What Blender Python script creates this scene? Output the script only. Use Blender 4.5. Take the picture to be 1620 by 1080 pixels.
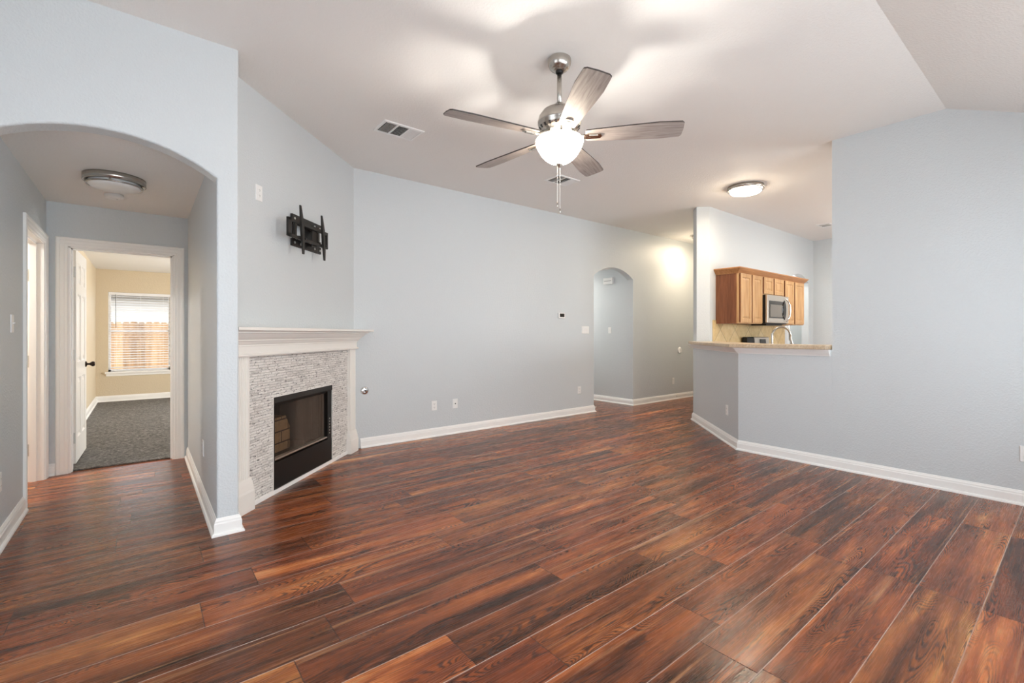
import bpy, bmesh, math, random
from math import sin, cos, pi, sqrt, radians
from mathutils import Vector, Matrix

random.seed(7)
scn = bpy.context.scene
COL = scn.collection
for o in list(bpy.data.objects):
    bpy.data.objects.remove(o)

# ------------------------------------------------------------------ camera
cam_data = bpy.data.cameras.new('camera')
cam = bpy.data.objects.new('camera', cam_data)
COL.objects.link(cam)
cam.location = (0, 0, 1.255)
cam.rotation_euler = (pi / 2, 0, -radians(38.5833))
cam_data.sensor_width = 36.0
cam_data.lens = 733.17 / 1620 * 36.0
cam_data.shift_y = -12.2 / 1620
cam_data.clip_start = 0.05
scn.camera = cam

# ------------------------------------------------------------------ exposure
vs = scn.view_settings
scn.display_settings.display_device = 'sRGB'
vs.view_transform = 'Standard'
vs.look = 'None'
vs.gamma = 1.0
vs.use_curve_mapping = False
vs.exposure = 0.06
scn.cycles.max_bounces = 16
scn.cycles.diffuse_bounces = 10

# ------------------------------------------------------------------ world and daylight
world = bpy.data.worlds.new('sky')
scn.world = world
world.use_nodes = True
bg = world.node_tree.nodes['Background']
bg.inputs['Color'].default_value = (0.80, 0.90, 1.0, 1)
bg.inputs['Strength'].default_value = 3.0

DAY = (0.93, 0.97, 1.0)
WARM = (1.0, 0.84, 0.64)


def area_light(name, loc, rot, sx, sy, power, color, portal=False):
    d = bpy.data.lights.new(name, 'AREA')
    d.shape = 'RECTANGLE'
    d.size, d.size_y = sx, sy
    d.energy = power
    d.color = color
    o = bpy.data.objects.new(name, d)
    COL.objects.link(o)
    o.location = loc
    o.rotation_euler = rot
    if portal:
        d.cycles.is_portal = True
    return o


def point_light(name, loc, power, color, radius=0.04, parent=None):
    d = bpy.data.lights.new(name, 'POINT')
    d.energy = power
    d.color = color
    d.shadow_soft_size = radius
    o = bpy.data.objects.new(name, d)
    COL.objects.link(o)
    o.location = loc
    return o


# daylight through the three windows of the rear wall (y = -0.75) and the glazed
# door of the left wall (x = -1.6): the lights sit just outside the panes
REAR_WIN = [(-0.75, 0.75), (1.05, 2.55), (2.95, 4.45)]      # x ranges
for a, b in REAR_WIN:
    area_light('daylight', ((a + b) / 2, -0.90, 1.37), (radians(104), 0, 0), b - a, 1.6, 32, DAY)
area_light('daylight', (-1.76, 1.5, 1.15), (radians(90), 0, radians(-90)), 1.7, 2.0, 11, DAY)
# the kitchen's and the bedroom's own out-of-frame windows
area_light('daylight', (7.6, -0.90, 1.5), (radians(90), 0, 0), 2.2, 1.2, 80, DAY)
area_light('daylight', (3.16, 8.6, 1.35), (radians(90), 0, radians(90)), 1.6, 1.4, 150, (1.0, 0.98, 0.95))
sun = bpy.data.lights.new('sun', 'SUN')
sun.energy = 15.0
sun.angle = radians(2)
sun.color = (1.0, 0.93, 0.82)
so = bpy.data.objects.new('sun', sun)
COL.objects.link(so)
so.rotation_euler = (radians(38), 0, radians(35))


# ------------------------------------------------------------------ materials
def lin(c):
    c = c / 255.0
    return c / 12.92 if c <= 0.04045 else ((c + 0.055) / 1.055) ** 2.4


def rgb(r, g, b):
    return (lin(r), lin(g), lin(b), 1.0)


class G:
    """small helper for node graphs"""
    def __init__(self, name):
        self.m = bpy.data.materials.new(name)
        self.m.use_nodes = True
        self.t = self.m.node_tree
        self.b = self.t.nodes['Principled BSDF']
        self.out = self.t.nodes['Material Output']

    def n(self, typ, **kw):
        nd = self.t.nodes.new(typ)
        for k, v in kw.items():
            setattr(nd, k, v)
        return nd

    def link(self, a, b):
        self.t.links.new(a, b)

    def put(self, sock, v):
        if hasattr(v, 'is_output'):
            self.link(v, sock)
        else:
            sock.default_value = v

    def math(self, op, a, b=0.0, c=0.0, clamp=False):
        nd = self.n('ShaderNodeMath', operation=op, use_clamp=clamp)
        self.put(nd.inputs[0], a)
        self.put(nd.inputs[1], b)
        self.put(nd.inputs[2], c)
        return nd.outputs[0]

    def mapr(self, v, a, b, c, d, smooth=False):
        nd = self.n('ShaderNodeMapRange')
        nd.interpolation_type = 'SMOOTHSTEP' if smooth else 'LINEAR'
        for i, x in enumerate((v, a, b, c, d)):
            self.put(nd.inputs[i], x)
        return nd.outputs[0]

    def vec(self, x, y, z):
        nd = self.n('ShaderNodeCombineXYZ')
        for i, v in enumerate((x, y, z)):
            self.put(nd.inputs[i], v)
        return nd.outputs[0]

    def coords(self):
        tc = self.n('ShaderNodeTexCoord')
        s = self.n('ShaderNodeSeparateXYZ')
        self.link(tc.outputs['Object'], s.inputs[0])
        return tc.outputs['Object'], s.outputs[0], s.outputs[1], s.outputs[2]

    def noise(self, v, scale=1.0, detail=2.0, rough=0.5, dist=0.0):
        nd = self.n('ShaderNodeTexNoise')
        self.put(nd.inputs['Vector'], v)
        nd.inputs['Scale'].default_value = scale
        nd.inputs['Detail'].default_value = detail
        nd.inputs['Roughness'].default_value = rough
        nd.inputs['Distortion'].default_value = dist
        return nd.outputs[0]

    def white(self, v):
        nd = self.n('ShaderNodeTexWhiteNoise', noise_dimensions='1D')
        self.put(nd.inputs['W'], v)
        return nd.outputs[0]

    def ramp(self, f, stops):
        nd = self.n('ShaderNodeValToRGB')
        self.put(nd.inputs[0], f)
        el = nd.color_ramp.elements
        while len(el) < len(stops):
            el.new(0.5)
        for e, (p, c) in zip(el, stops):
            e.position = p
            e.color = c
        return nd.outputs[0]

    def mix(self, f, a, b, mode='MIX'):
        nd = self.n('ShaderNodeMix', data_type='RGBA', blend_type=mode)
        self.put(nd.inputs[0], f)
        self.put(nd.inputs[6], a)
        self.put(nd.inputs[7], b)
        return nd.outputs[2]

    def bump(self, h, strength, dist=0.01):
        nd = self.n('ShaderNodeBump')
        nd.inputs['Strength'].default_value = strength
        nd.inputs['Distance'].default_value = dist
        self.put(nd.inputs['Height'], h)
        self.link(nd.outputs[0], self.b.inputs['Normal'])

    def set(self, color=None, rough=None, metal=None, spec=None):
        if color is not None:
            self.put(self.b.inputs['Base Color'], color)
        if rough is not None:
            self.put(self.b.inputs['Roughness'], rough)
        if metal is not None:
            self.put(self.b.inputs['Metallic'], metal)
        if spec is not None:
            self.put(self.b.inputs['Specular IOR Level'], spec)
        return self


def plain(name, c, rough=0.5, metal=0.0, spec=0.5, vary=0.03, vscale=6.0):
    g = G(name)
    o, x, y, z = g.coords()
    n = g.noise(o, vscale, 3)
    a = tuple(min(1, v * (1 - vary)) for v in c[:3]) + (1,)
    b = tuple(min(1, v * (1 + vary)) for v in c[:3]) + (1,)
    g.set(g.mix(n, a, b), rough, metal, spec)
    return g.m


def painted(name, c, scale=72.0, strength=0.28, rough=0.42):
    """rolled paint over orange peel texture"""
    g = G(name)
    o, x, y, z = g.coords()
    n = g.noise(o, scale, 2.5, 0.55)
    n2 = g.noise(o, 1.3, 2)
    a = tuple(v * 0.985 for v in c[:3]) + (1,)
    b = tuple(v * 1.015 for v in c[:3]) + (1,)
    g.set(g.mix(n2, a, b), rough, 0, 0.4)
    h = g.mapr(n, 0.40, 0.66, 0, 1, True)
    g.bump(h, strength, 0.004)
    return g.m


M = {}
M['wall'] = painted('pale_blue_grey_paint', rgb(207, 212, 214))
M['tan'] = painted('tan_paint', rgb(214, 199, 172))
M['ceil'] = painted('ceiling_paint', rgb(237, 235, 231), 70, 0.25, 0.7)
M['trim'] = plain('white_trim_paint', rgb(246, 245, 242), 0.32, 0, 0.45, 0.012)
M['mantel'] = plain('cream_mantel_paint', rgb(238, 235, 229), 0.35, 0, 0.45, 0.012)
M['plastic'] = plain('white_plastic', rgb(240, 240, 238), 0.3, 0, 0.5, 0.01)
M['socket'] = plain('socket_slots', rgb(70, 68, 66), 0.5)
M['nickel'] = plain('brushed_nickel', rgb(190, 184, 176), 0.26, 1.0, 0.5, 0.05, 30)
M['chrome'] = plain('chrome', rgb(225, 225, 225), 0.1, 1.0, 0.5, 0.02)
M['hinge'] = plain('satin_hinge_metal', rgb(200, 200, 196), 0.35, 0.8)
M['bronze'] = plain('oil_rubbed_bronze', rgb(58, 46, 40), 0.35, 0.8)
M['black'] = plain('black_metal', rgb(24, 22, 21), 0.42, 0.3, 0.5, 0.1)
M['mount'] = plain('black_powder_coat', rgb(40, 37, 34), 0.5, 0.2, 0.5, 0.12)
M['black_gloss'] = plain('black_glass', rgb(16, 15, 15), 0.08)
M['mwglass'] = plain('grey_oven_glass', rgb(112, 106, 98), 0.12)
M['screen_grey'] = plain('dark_display', rgb(45, 42, 38), 0.15)
M['stainless'] = plain('stainless_steel', rgb(205, 198, 188), 0.32, 0.85, 0.5, 0.04, 40)
M['slate'] = plain('dark_void', rgb(72, 68, 62), 0.8)
M['vinyl'] = plain('white_vinyl', rgb(240, 241, 243), 0.4)
M['siding'] = plain('pale_siding', rgb(214, 210, 204), 0.7)


def mat_floor():
    g = G('dark_wood_planks')
    o, X, Y, Z = g.coords()
    PW, PL = 0.228, 1.22
    v = g.math('DIVIDE', g.math('SUBTRACT', Y, 1.0 - 20 * PW), PW)
    row = g.math('FLOOR', v)
    fy = g.math('FRACT', v)
    rr = g.white(row)
    u = g.math('ADD', g.math('DIVIDE', g.math('ADD', X, 20.0), PL), g.math('MULTIPLY', rr, 5.0))
    colm = g.math('FLOOR', u)
    fx = g.math('FRACT', u)
    pid = g.math('ADD', g.math('MULTIPLY', row, 17.131), g.math('MULTIPLY', colm, 3.717))
    r1 = g.white(pid)
    r2 = g.white(g.math('ADD', pid, 0.37))
    r3 = g.white(g.math('ADD', pid, 0.71))
    seed = g.math('MULTIPLY', r1, 91.0)
    # broad tone of the board: long streaks that run with the grain
    tone = g.noise(g.vec(g.math('MULTIPLY', X, 0.9), g.math('MULTIPLY', Y, 10.0), seed), 1.0, 5, 0.55, 0.5)
    smoke = g.noise(g.vec(g.math('MULTIPLY', X, 2.2), g.math('MULTIPLY', Y, 9.0), g.math('ADD', seed, 40.0)), 1.0, 3, 0.55, 0.6)
    tone = g.math('ADD', g.math('MULTIPLY', g.math('SUBTRACT', tone, 0.5), 1.9),
                  g.math('ADD', 0.47, g.math('MULTIPLY', g.math('SUBTRACT', r2, 0.5), 0.26)))
    tone = g.math('ADD', tone, g.math('MULTIPLY', g.math('SUBTRACT', smoke, 0.5), 0.55))
    col = g.ramp(tone, [(0.0, rgb(54, 31, 20)), (0.22, rgb(90, 50, 30)), (0.45, rgb(124, 69, 41)),
                        (0.65, rgb(152, 88, 50)), (0.85, rgb(182, 115, 66)), (1.0, rgb(210, 158, 106))])
    # red to brown drift between boards
    hue = g.mix(r3, (1.10, 0.91, 0.83, 1), (0.95, 0.98, 0.87, 1))
    col = g.mix(1.0, col, hue, 'MULTIPLY')
    # cathedral figure: contour lines of a stretched field
    field = g.noise(g.vec(g.math('MULTIPLY', X, 1.05), g.math('MULTIPLY', Y, 7.5), g.math('ADD', seed, 7.7)),
                    1.0, 1.2, 0.4, 0.75)
    wob = g.noise(g.vec(g.math('MULTIPLY', X, 30.0), g.math('MULTIPLY', Y, 80.0), seed), 1.0, 2)
    ph = g.math('FRACT', g.math('ADD', g.math('MULTIPLY', field, 46.0), g.math('MULTIPLY', wob, 0.6)))
    tri = g.math('ABSOLUTE', g.math('SUBTRACT', ph, 0.5))
    line = g.mapr(tri, 0.06, 0.34, 1.0, 0.0, True)
    patch = g.noise(g.vec(g.math('MULTIPLY', X, 1.7), g.math('MULTIPLY', Y, 11.0), g.math('ADD', seed, 3.1)), 1.0, 3)
    patch = g.mapr(patch, 0.40, 0.58, 0.05, 0.84, True)
    col = g.mix(g.math('MULTIPLY', line, patch), col, rgb(50, 31, 25))
    # fine pores along the board
    fine = g.noise(g.vec(g.math('MULTIPLY', X, 6.0), g.math('MULTIPLY', Y, 170.0), seed), 1.0, 4, 0.65)
    fm = g.mapr(fine, 0.33, 0.67, 0.82, 1.17)
    col = g.mix(1.0, col, g.vec(fm, fm, fm), 'MULTIPLY')
    # pale sapwood streaks
    sap = g.noise(g.vec(g.math('MULTIPLY', X, 0.55), g.math('MULTIPLY', Y, 26.0), g.math('ADD', seed, 21.0)), 1.0, 3, 0.5, 0.25)
    col = g.mix(g.mapr(sap, 0.60, 0.74, 0, 0.6, True), col, rgb(192, 140, 98))
    # joints: bevel glint painted pale on long edges, dark butt ends
    ey = g.math('MULTIPLY', g.math('MINIMUM', fy, g.math('SUBTRACT', 1.0, fy)), PW)
    ex = g.math('MULTIPLY', g.math('MINIMUM', fx, g.math('SUBTRACT', 1.0, fx)), PL)
    glint = g.noise(g.vec(g.math('MULTIPLY', X, 0.8), g.math('MULTIPLY', row, 5.3), 0.0), 1.0, 2)
    glint = g.mapr(glint, 0.36, 0.60, 0.18, 0.85)
    ls = g.math('MULTIPLY', g.mapr(ey, 0.0010, 0.0025, 1, 0, True), glint)
    col = g.mix(ls, col, rgb(205, 184, 172))
    es = g.mapr(ex, 0.0012, 0.0030, 0.8, 0, True)
    col = g.mix(es, col, rgb(50, 30, 24))
    ro = g.mapr(fine, 0.3, 0.7, 0.20, 0.33)
    g.set(col, ro, 0, 0.38)
    h = g.math('SUBTRACT', g.math('MULTIPLY', fine, 0.25),
               g.math('MAXIMUM', g.mapr(ey, 0.0, 0.003, 1, 0), g.mapr(ex, 0.0, 0.003, 1, 0)))
    h = g.math('SUBTRACT', h, g.math('MULTIPLY', g.math('MULTIPLY', line, patch), 0.35))
    g.bump(h, 0.22, 0.002)
    return g.m


def mat_carpet():
    g = G('grey_carpet')
    o, x, y, z = g.coords()
    n = g.noise(o, 34, 5, 0.75)
    n2 = g.noise(o, 4, 3)
    n3 = g.noise(o, 260, 2, 0.7)
    c = g.ramp(g.math('ADD', g.math('MULTIPLY', n, 0.6), g.math('MULTIPLY', n3, 0.4)),
               [(0.38, rgb(62, 61, 60)), (0.5, rgb(116, 114, 112)), (0.62, rgb(176, 173, 169))])
    c = g.mix(g.math('MULTIPLY', n2, 0.35), c, rgb(105, 102, 98))
    g.set(c, 0.95, 0, 0.1)
    g.bump(n, 0.8, 0.01)
    return g.m


def mat_stone():
    """split face marble strips: thin stacked courses"""
    g = G('split_marble_mosaic')
    o, x, y, z = g.coords()
    RH = 0.020
    r = g.math('FLOOR', g.math('DIVIDE', z, RH))
    fz = g.math('FRACT', g.math('DIVIDE', z, RH))
    off = g.white(r)
    L = 0.105
    u = g.math('ADD', g.math('DIVIDE', x, L), g.math('MULTIPLY', off, 9.0))
    k = g.math('FLOOR', u)
    fu = g.math('FRACT', u)
    pid = g.math('ADD', g.math('MULTIPLY', r, 7.13), g.math('MULTIPLY', k, 3.31))
    w = g.white(pid)
    vein = g.noise(g.vec(g.math('MULTIPLY', x, 14), g.math('MULTIPLY', w, 30), g.math('MULTIPLY', z, 30)), 1, 4, 0.6, 1.0)
    tone = g.math('ADD', g.math('MULTIPLY', w, 0.42), g.math('MULTIPLY', vein, 0.75))
    c = g.ramp(tone, [(0.1, rgb(222, 219, 214)), (0.45, rgb(238, 235, 230)), (0.72, rgb(222, 218, 213)), (1.0, rgb(176, 172, 168))])
    # dark chips: slots between rough strips
    sp = g.noise(g.vec(g.math('MULTIPLY', x, 26), 0.0, g.math('MULTIPLY', z, 80)), 1, 3, 0.6)
    c = g.mix(g.mapr(sp, 0.585, 0.635, 0, 0.9, True), c, rgb(86, 84, 82))
    ez = g.math('MINIMUM', fz, g.math('SUBTRACT', 1.0, fz))
    eu = g.math('MULTIPLY', g.math('MINIMUM', fu, g.math('SUBTRACT', 1.0, fu)), 5.0)
    e = g.math('MINIMUM', ez, eu)
    c = g.mix(g.mapr(e, 0.0, 0.10, 0.6, 0), c, rgb(150, 146, 142))
    g.set(c, 0.5, 0, 0.4)
    rough = g.noise(o, 90, 3, 0.6)
    h = g.math('ADD', g.math('ADD', g.math('MULTIPLY', w, 0.7), g.math('MULTIPLY', rough, 0.5)),
               g.mapr(e, 0.0, 0.15, -0.5, 0))
    g.bump(h, 0.8, 0.008)
    return g.m


def mat_wood(name, dark, mid, light, axis='z', scale=1.0, rough=0.42):
    g = G(name)
    o, x, y, z = g.coords()
    if axis == 'z':
        v = g.vec(g.math('MULTIPLY', x, 42 * scale), g.math('MULTIPLY', y, 42 * scale), g.math('MULTIPLY', z, 3.0 * scale))
        v2 = g.vec(g.math('MULTIPLY', x, 9), g.math('MULTIPLY', y, 9), g.math('MULTIPLY', z, 1.6))
    else:
        v = g.vec(g.math('MULTIPLY', x, 3.0 * scale), g.math('MULTIPLY', y, 42 * scale), g.math('MULTIPLY', z, 42 * scale))
        v2 = g.vec(g.math('MULTIPLY', x, 1.6), g.math('MULTIPLY', y, 9), g.math('MULTIPLY', z, 9))
    n = g.noise(v, 1, 4, 0.6, 0.4)
    n2 = g.noise(v2, 1, 2)
    t = g.math('ADD', g.math('MULTIPLY', n, 0.65), g.math('MULTIPLY', n2, 0.35))
    g.set(g.ramp(t, [(0.3, dark), (0.5, mid), (0.7, light)]), rough, 0, 0.4)
    g.bump(n, 0.1, 0.003)
    return g.m


def mat_backsplash():
    """tan tiles laid on the diagonal"""
    g = G('tan_diagonal_tile')
    o, x, y, z = g.coords()
    S = 0.44
    a = g.math('DIVIDE', g.math('ADD', x, g.math('MULTIPLY', z, 1.0)), S)
    b = g.math('DIVIDE', g.math('SUBTRACT', x, g.math('MULTIPLY', z, 1.0)), S)
    fa, fb = g.math('FRACT', a), g.math('FRACT', b)
    pid = g.math('ADD', g.math('MULTIPLY', g.math('FLOOR', a), 5.7), g.math('MULTIPLY', g.math('FLOOR', b), 3.3))
    w = g.white(pid)
    n = g.noise(o, 14, 4, 0.6)
    t = g.math('ADD', g.math('MULTIPLY', w, 0.35), g.math('MULTIPLY', n, 0.65))
    c = g.ramp(t, [(0.25, rgb(190, 160, 108)), (0.5, rgb(213, 186, 134)), (0.75, rgb(228, 206, 160))])
    e = g.math('MINIMUM', g.math('MINIMUM', fa, g.math('SUBTRACT', 1.0, fa)), g.math('MINIMUM', fb, g.math('SUBTRACT', 1.0, fb)))
    g.set(g.mix(g.mapr(e, 0.008, 0.022, 0.8, 0), c, rgb(160, 134, 96)), 0.4, 0, 0.45)
    g.bump(g.mapr(e, 0.0, 0.05, -1, 0), 0.4, 0.004)
    return g.m


def mat_laminate():
    g = G('beige_granite_laminate')
    o, x, y, z = g.coords()
    n = g.noise(o, 35, 5, 0.7)
    n2 = g.noise(o, 140, 3, 0.7)
    t = g.math('ADD', g.math('MULTIPLY', n, 0.6), g.math('MULTIPLY', n2, 0.4))
    g.set(g.ramp(t, [(0.3, rgb(170, 146, 118)), (0.5, rgb(205, 184, 155)), (0.7, rgb(226, 210, 186))]), 0.3, 0, 0.45)
    return g.m


def mat_brick():
    g = G('firebrick_lining')
    o, x, y, z = g.coords()
    bt = g.n('ShaderNodeTexBrick')
    g.link(g.vec(x, z, 0.0), bt.inputs['Vector'])
    bt.inputs['Scale'].default_value = 1.0
    bt.inputs['Mortar Size'].default_value = 0.006
    bt.inputs['Brick Width'].default_value = 0.20
    bt.inputs['Row Height'].default_value = 0.10
    bt.inputs['Color1'].default_value = rgb(150, 116, 82)
    bt.inputs['Color2'].default_value = rgb(122, 92, 64)
    bt.inputs['Mortar'].default_value = rgb(56, 42, 32)
    n = g.noise(o, 16, 4)
    g.set(g.mix(g.math('MULTIPLY', n, 0.6), bt.outputs[0], rgb(70, 56, 46)), 0.9, 0, 0.2)
    return g.m


def mat_emit(name, color, strength, base=rgb(250, 248, 244)):
    g = G(name)
    o, x, y, z = g.coords()
    n = g.noise(o, 3, 2)
    g.set(base, 0.3, 0, 0.5)
    g.b.inputs['Emission Color'].default_value = color
    g.put(g.b.inputs['Emission Strength'], g.mapr(n, 0, 1, strength * 0.97, strength * 1.03))
    return g.m


def mat_glass(name):
    g = G(name)
    tr = g.n('ShaderNodeBsdfTransparent')
    gl = g.n('ShaderNodeBsdfGlossy')
    gl.inputs['Roughness'].default_value = 0.02
    mx = g.n('ShaderNodeMixShader')
    lw = g.n('ShaderNodeFresnel')
    lw.inputs['IOR'].default_value = 1.08
    g.link(lw.outputs[0], mx.inputs[0])
    g.link(tr.outputs[0], mx.inputs[1])
    g.link(gl.outputs[0], mx.inputs[2])
    g.link(mx.outputs[0], g.out.inputs['Surface'])
    return g.m


def mat_mesh_screen():
    """woven wire fire screen hanging in soft vertical folds"""
    g = G('wire_fire_screen')
    o, x, y, z = g.coords()
    tr = g.n('ShaderNodeBsdfTransparent')
    df = g.b
    g.set(rgb(122, 104, 90), 0.6, 0.0, 0.3)
    mx = g.n('ShaderNodeMixShader')
    n = g.noise(g.vec(g.math('MULTIPLY', x, 45), 0.0, g.math('MULTIPLY', z, 1.0)), 1, 2)
    g.link(g.math('ADD', g.mapr(n, 0.3, 0.7, 0.04, 0.22), g.mapr(x, 0.55, 0.85, 0.0, 0.26, True)), mx.inputs[0])
    g.link(tr.outputs[0], mx.inputs[1])
    g.link(df.outputs[0], mx.inputs[2])
    g.link(mx.outputs[0], g.out.inputs['Surface'])
    return g.m


def mat_fence():
    g = G('weathered_fence_wood')
    o, x, y, z = g.coords()
    b = g.math('FLOOR', g.math('DIVIDE', g.math('ADD', x, 4.0), 0.14))
    w = g.white(b)
    n = g.noise(g.vec(g.math('MULTIPLY', x, 20), w, g.math('MULTIPLY', z, 1.5)), 1, 4, 0.6, 0.5)
    t = g.math('ADD', g.math('MULTIPLY', w, 0.4), g.math('MULTIPLY', n, 0.6))
    g.set(g.ramp(t, [(0.25, rgb(70, 50, 32)), (0.5, rgb(112, 86, 58)), (0.75, rgb(138, 112, 82))]), 0.8)
    return g.m


M['floor'] = mat_floor()
M['carpet'] = mat_carpet()
M['stone'] = mat_stone()
M['oak'] = mat_wood('honey_oak', rgb(158, 116, 74), rgb(190, 149, 102), rgb(208, 173, 128))
M['oak_rail'] = mat_wood('honey_oak_rail', rgb(150, 100, 60), rgb(178, 126, 80), rgb(196, 146, 98), 'x')
M['veneer_shade'] = mat_wood('red_oak_veneer_shade', rgb(94, 56, 36), rgb(122, 76, 50), rgb(144, 94, 64))
M['blade'] = mat_wood('grey_weathered_wood', rgb(112, 104, 99), rgb(160, 151, 145), rgb(194, 186, 180), 'x', 1.4, 0.45)
M['blade_edge'] = plain('dark_blade_edge', rgb(60, 54, 51), 0.5)
M['backsplash'] = mat_backsplash()
M['laminate'] = mat_laminate()
M['brick'] = mat_brick()
M['bowl'] = mat_emit('lit_frosted_glass', (1.0, 0.85, 0.68, 1), 38.0)
M['lit_warm'] = mat_emit('lit_warm_diffuser', (1.0, 0.86, 0.66, 1), 15.0)
M['diffuser'] = plain('unlit_white_diffuser', rgb(240, 240, 238), 0.3)
M['glass'] = mat_glass('window_glass')
M['screen'] = mat_mesh_screen()
M['fence'] = mat_fence()


# ------------------------------------------------------------------ mesh helpers
class MB:
    def __init__(self):
        self.v, self.f, self.s = [], [], []

    def add(self, vs, fs, smooth=False):
        b = len(self.v)
        self.v += [tuple(p) for p in vs]
        self.f += [tuple(i + b for i in f) for f in fs]
        self.s += [smooth] * len(fs)

    def box(self, x0, x1, y0, y1, z0, z1):
        vs = [(x, y, z) for z in (z0, z1) for y in (y0, y1) for x in (x0, x1)]
        self.add(vs, [(0, 2, 3, 1), (4, 5, 7, 6), (0, 1, 5, 4), (2, 6, 7, 3), (0, 4, 6, 2), (1, 3, 7, 5)])
        return self

    def prism(self, pts, fn0, fn1):
        """polygon pts (2d) mapped by fn0 / fn1 to two 3d faces"""
        n = len(pts)
        vs = [fn0(*p) for p in pts] + [fn1(*p) for p in pts]
        fs = [tuple(range(n))[::-1], tuple(range(n, 2 * n))]
        fs += [(i, (i + 1) % n, (i + 1) % n + n, i + n) for i in range(n)]
        self.add(vs, fs)
        return self

    def plan(self, pts, z0, z1):
        return self.prism(pts, lambda x, y: (x, y, z0), lambda x, y: (x, y, z1))

    def xz(self, pts, y0, y1):
        return self.prism(pts, lambda x, z: (x, y0, z), lambda x, z: (x, y1, z))

    def yz(self, pts, x0, x1):
        return self.prism(pts, lambda y, z: (x0, y, z), lambda y, z: (x1, y, z))

    def lathe(self, prof, c=(0, 0, 0), seg=32, axis='z', smooth=True, sx=1.0, sy=1.0, cap=True):
        """prof: (radius, height)"""
        vs, fs = [], []
        n = len(prof)
        for r, h in prof:
            for k in range(seg):
                a = 2 * pi * k / seg
                p = (r * cos(a) * sx, r * sin(a) * sy, h)
                if axis == 'y':
                    p = (p[0], p[2], p[1])
                elif axis == 'x':
                    p = (p[2], p[0], p[1])
                vs.append((p[0] + c[0], p[1] + c[1], p[2] + c[2]))
        for i in range(n - 1):
            for k in range(seg):
                k2 = (k + 1) % seg
                fs.append((i * seg + k, i * seg + k2, (i + 1) * seg + k2, (i + 1) * seg + k))
        self.add(vs, fs, smooth)
        caps = []
        if cap and prof[0][0] > 1e-6:
            caps.append(tuple(range(seg))[::-1])
        if cap and prof[-1][0] > 1e-6:
            caps.append(tuple(range((n - 1) * seg, n * seg)))
        if caps:
            b = len(self.v) - len(vs)
            for cc in caps:
                self.f.append(tuple(i + b for i in cc))
                self.s.append(False)
        return self

    def tube(self, path, r, seg=10, smooth=True):
        pts = [Vector(p) for p in path]
        rings = []
        up = Vector((0, 0, 1))
        for i, p in enumerate(pts):
            d = (pts[min(i + 1, len(pts) - 1)] - pts[max(i - 1, 0)]).normalized()
            ref = up if abs(d.z) < 0.95 else Vector((0, 1, 0))
            a = d.cross(ref).normalized()
            b = a.cross(d).normalized()
            rr = r[i] if isinstance(r, (list, tuple)) else r
            rings.append([p + (a * cos(2 * pi * k / seg) + b * sin(2 * pi * k / seg)) * rr for k in range(seg)])
        vs = [q for ring in rings for q in ring]
        fs = []
        for i in range(len(pts) - 1):
            for k in range(seg):
                k2 = (k + 1) % seg
                fs.append((i * seg + k, i * seg + k2, (i + 1) * seg + k2, (i + 1) * seg + k))
        self.add(vs, fs, smooth)
        self.add(rings[0], [tuple(range(seg))[::-1]])
        self.add(rings[-1], [tuple(range(seg))])
        return self

    def sweep(self, path, prof, closed_ends=True):
        """plan path [(x,y)...]; prof [(u out to the left of travel, z)] closed polygon, mitred"""
        P = [Vector(p) for p in path]
        n = len(P)
        dirs = [(P[i + 1] - P[i]).normalized() for i in range(n - 1)]
        rings = []
        for i in range(n):
            if i == 0:
                d = dirs[0]; nrm = Vector((-d.y, d.x)); k = 1.0
            elif i == n - 1:
                d = dirs[-1]; nrm = Vector((-d.y, d.x)); k = 1.0
            else:
                n0 = Vector((-dirs[i - 1].y, dirs[i - 1].x)); n1 = Vector((-dirs[i].y, dirs[i].x))
                nrm = (n0 + n1).normalized(); k = 1.0 / max(0.2, nrm.dot(n0))
            rings.append([(P[i].x + nrm.x * k * u, P[i].y + nrm.y * k * u, z) for u, z in prof])
        m = len(prof)
        vs = [q for r in rings for q in r]
        fs = []
        for i in range(n - 1):
            for j in range(m):
                j2 = (j + 1) % m
                fs.append((i * m + j, i * m + j2, (i + 1) * m + j2, (i + 1) * m + j))
        fs.append(tuple(range(m))[::-1])
        fs.append(tuple(range((n - 1) * m, n * m)))
        self.add(vs, fs)
        return self

    def rings(self, ringlist, smooth=False, cap=True):
        """stack of equal length closed rings"""
        m = len(ringlist[0])
        vs = [p for r in ringlist for p in r]
        fs = []
        for i in range(len(ringlist) - 1):
            for j in range(m):
                j2 = (j + 1) % m
                fs.append((i * m + j, i * m + j2, (i + 1) * m + j2, (i + 1) * m + j))
        if cap:
            fs.append(tuple(range(m))[::-1])
            fs.append(tuple(range((len(ringlist) - 1) * m, len(ringlist) * m)))
        self.add(vs, fs, smooth)
        return self

    def panel(self, x0, x1, z0, z1, yf, levels, back=0.0):
        """front panel facing -y built of inset rectangles; levels: (inset, rise towards -y)"""
        rl = [[(x0, yf + back, z0), (x1, yf + back, z0), (x1, yf + back, z1), (x0, yf + back, z1)]]
        for i, h in levels:
            rl.append([(x0 + i, yf - h, z0 + i), (x1 - i, yf - h, z0 + i), (x1 - i, yf - h, z1 - i), (x0 + i, yf - h, z1 - i)])
        return self.rings(rl)

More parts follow.
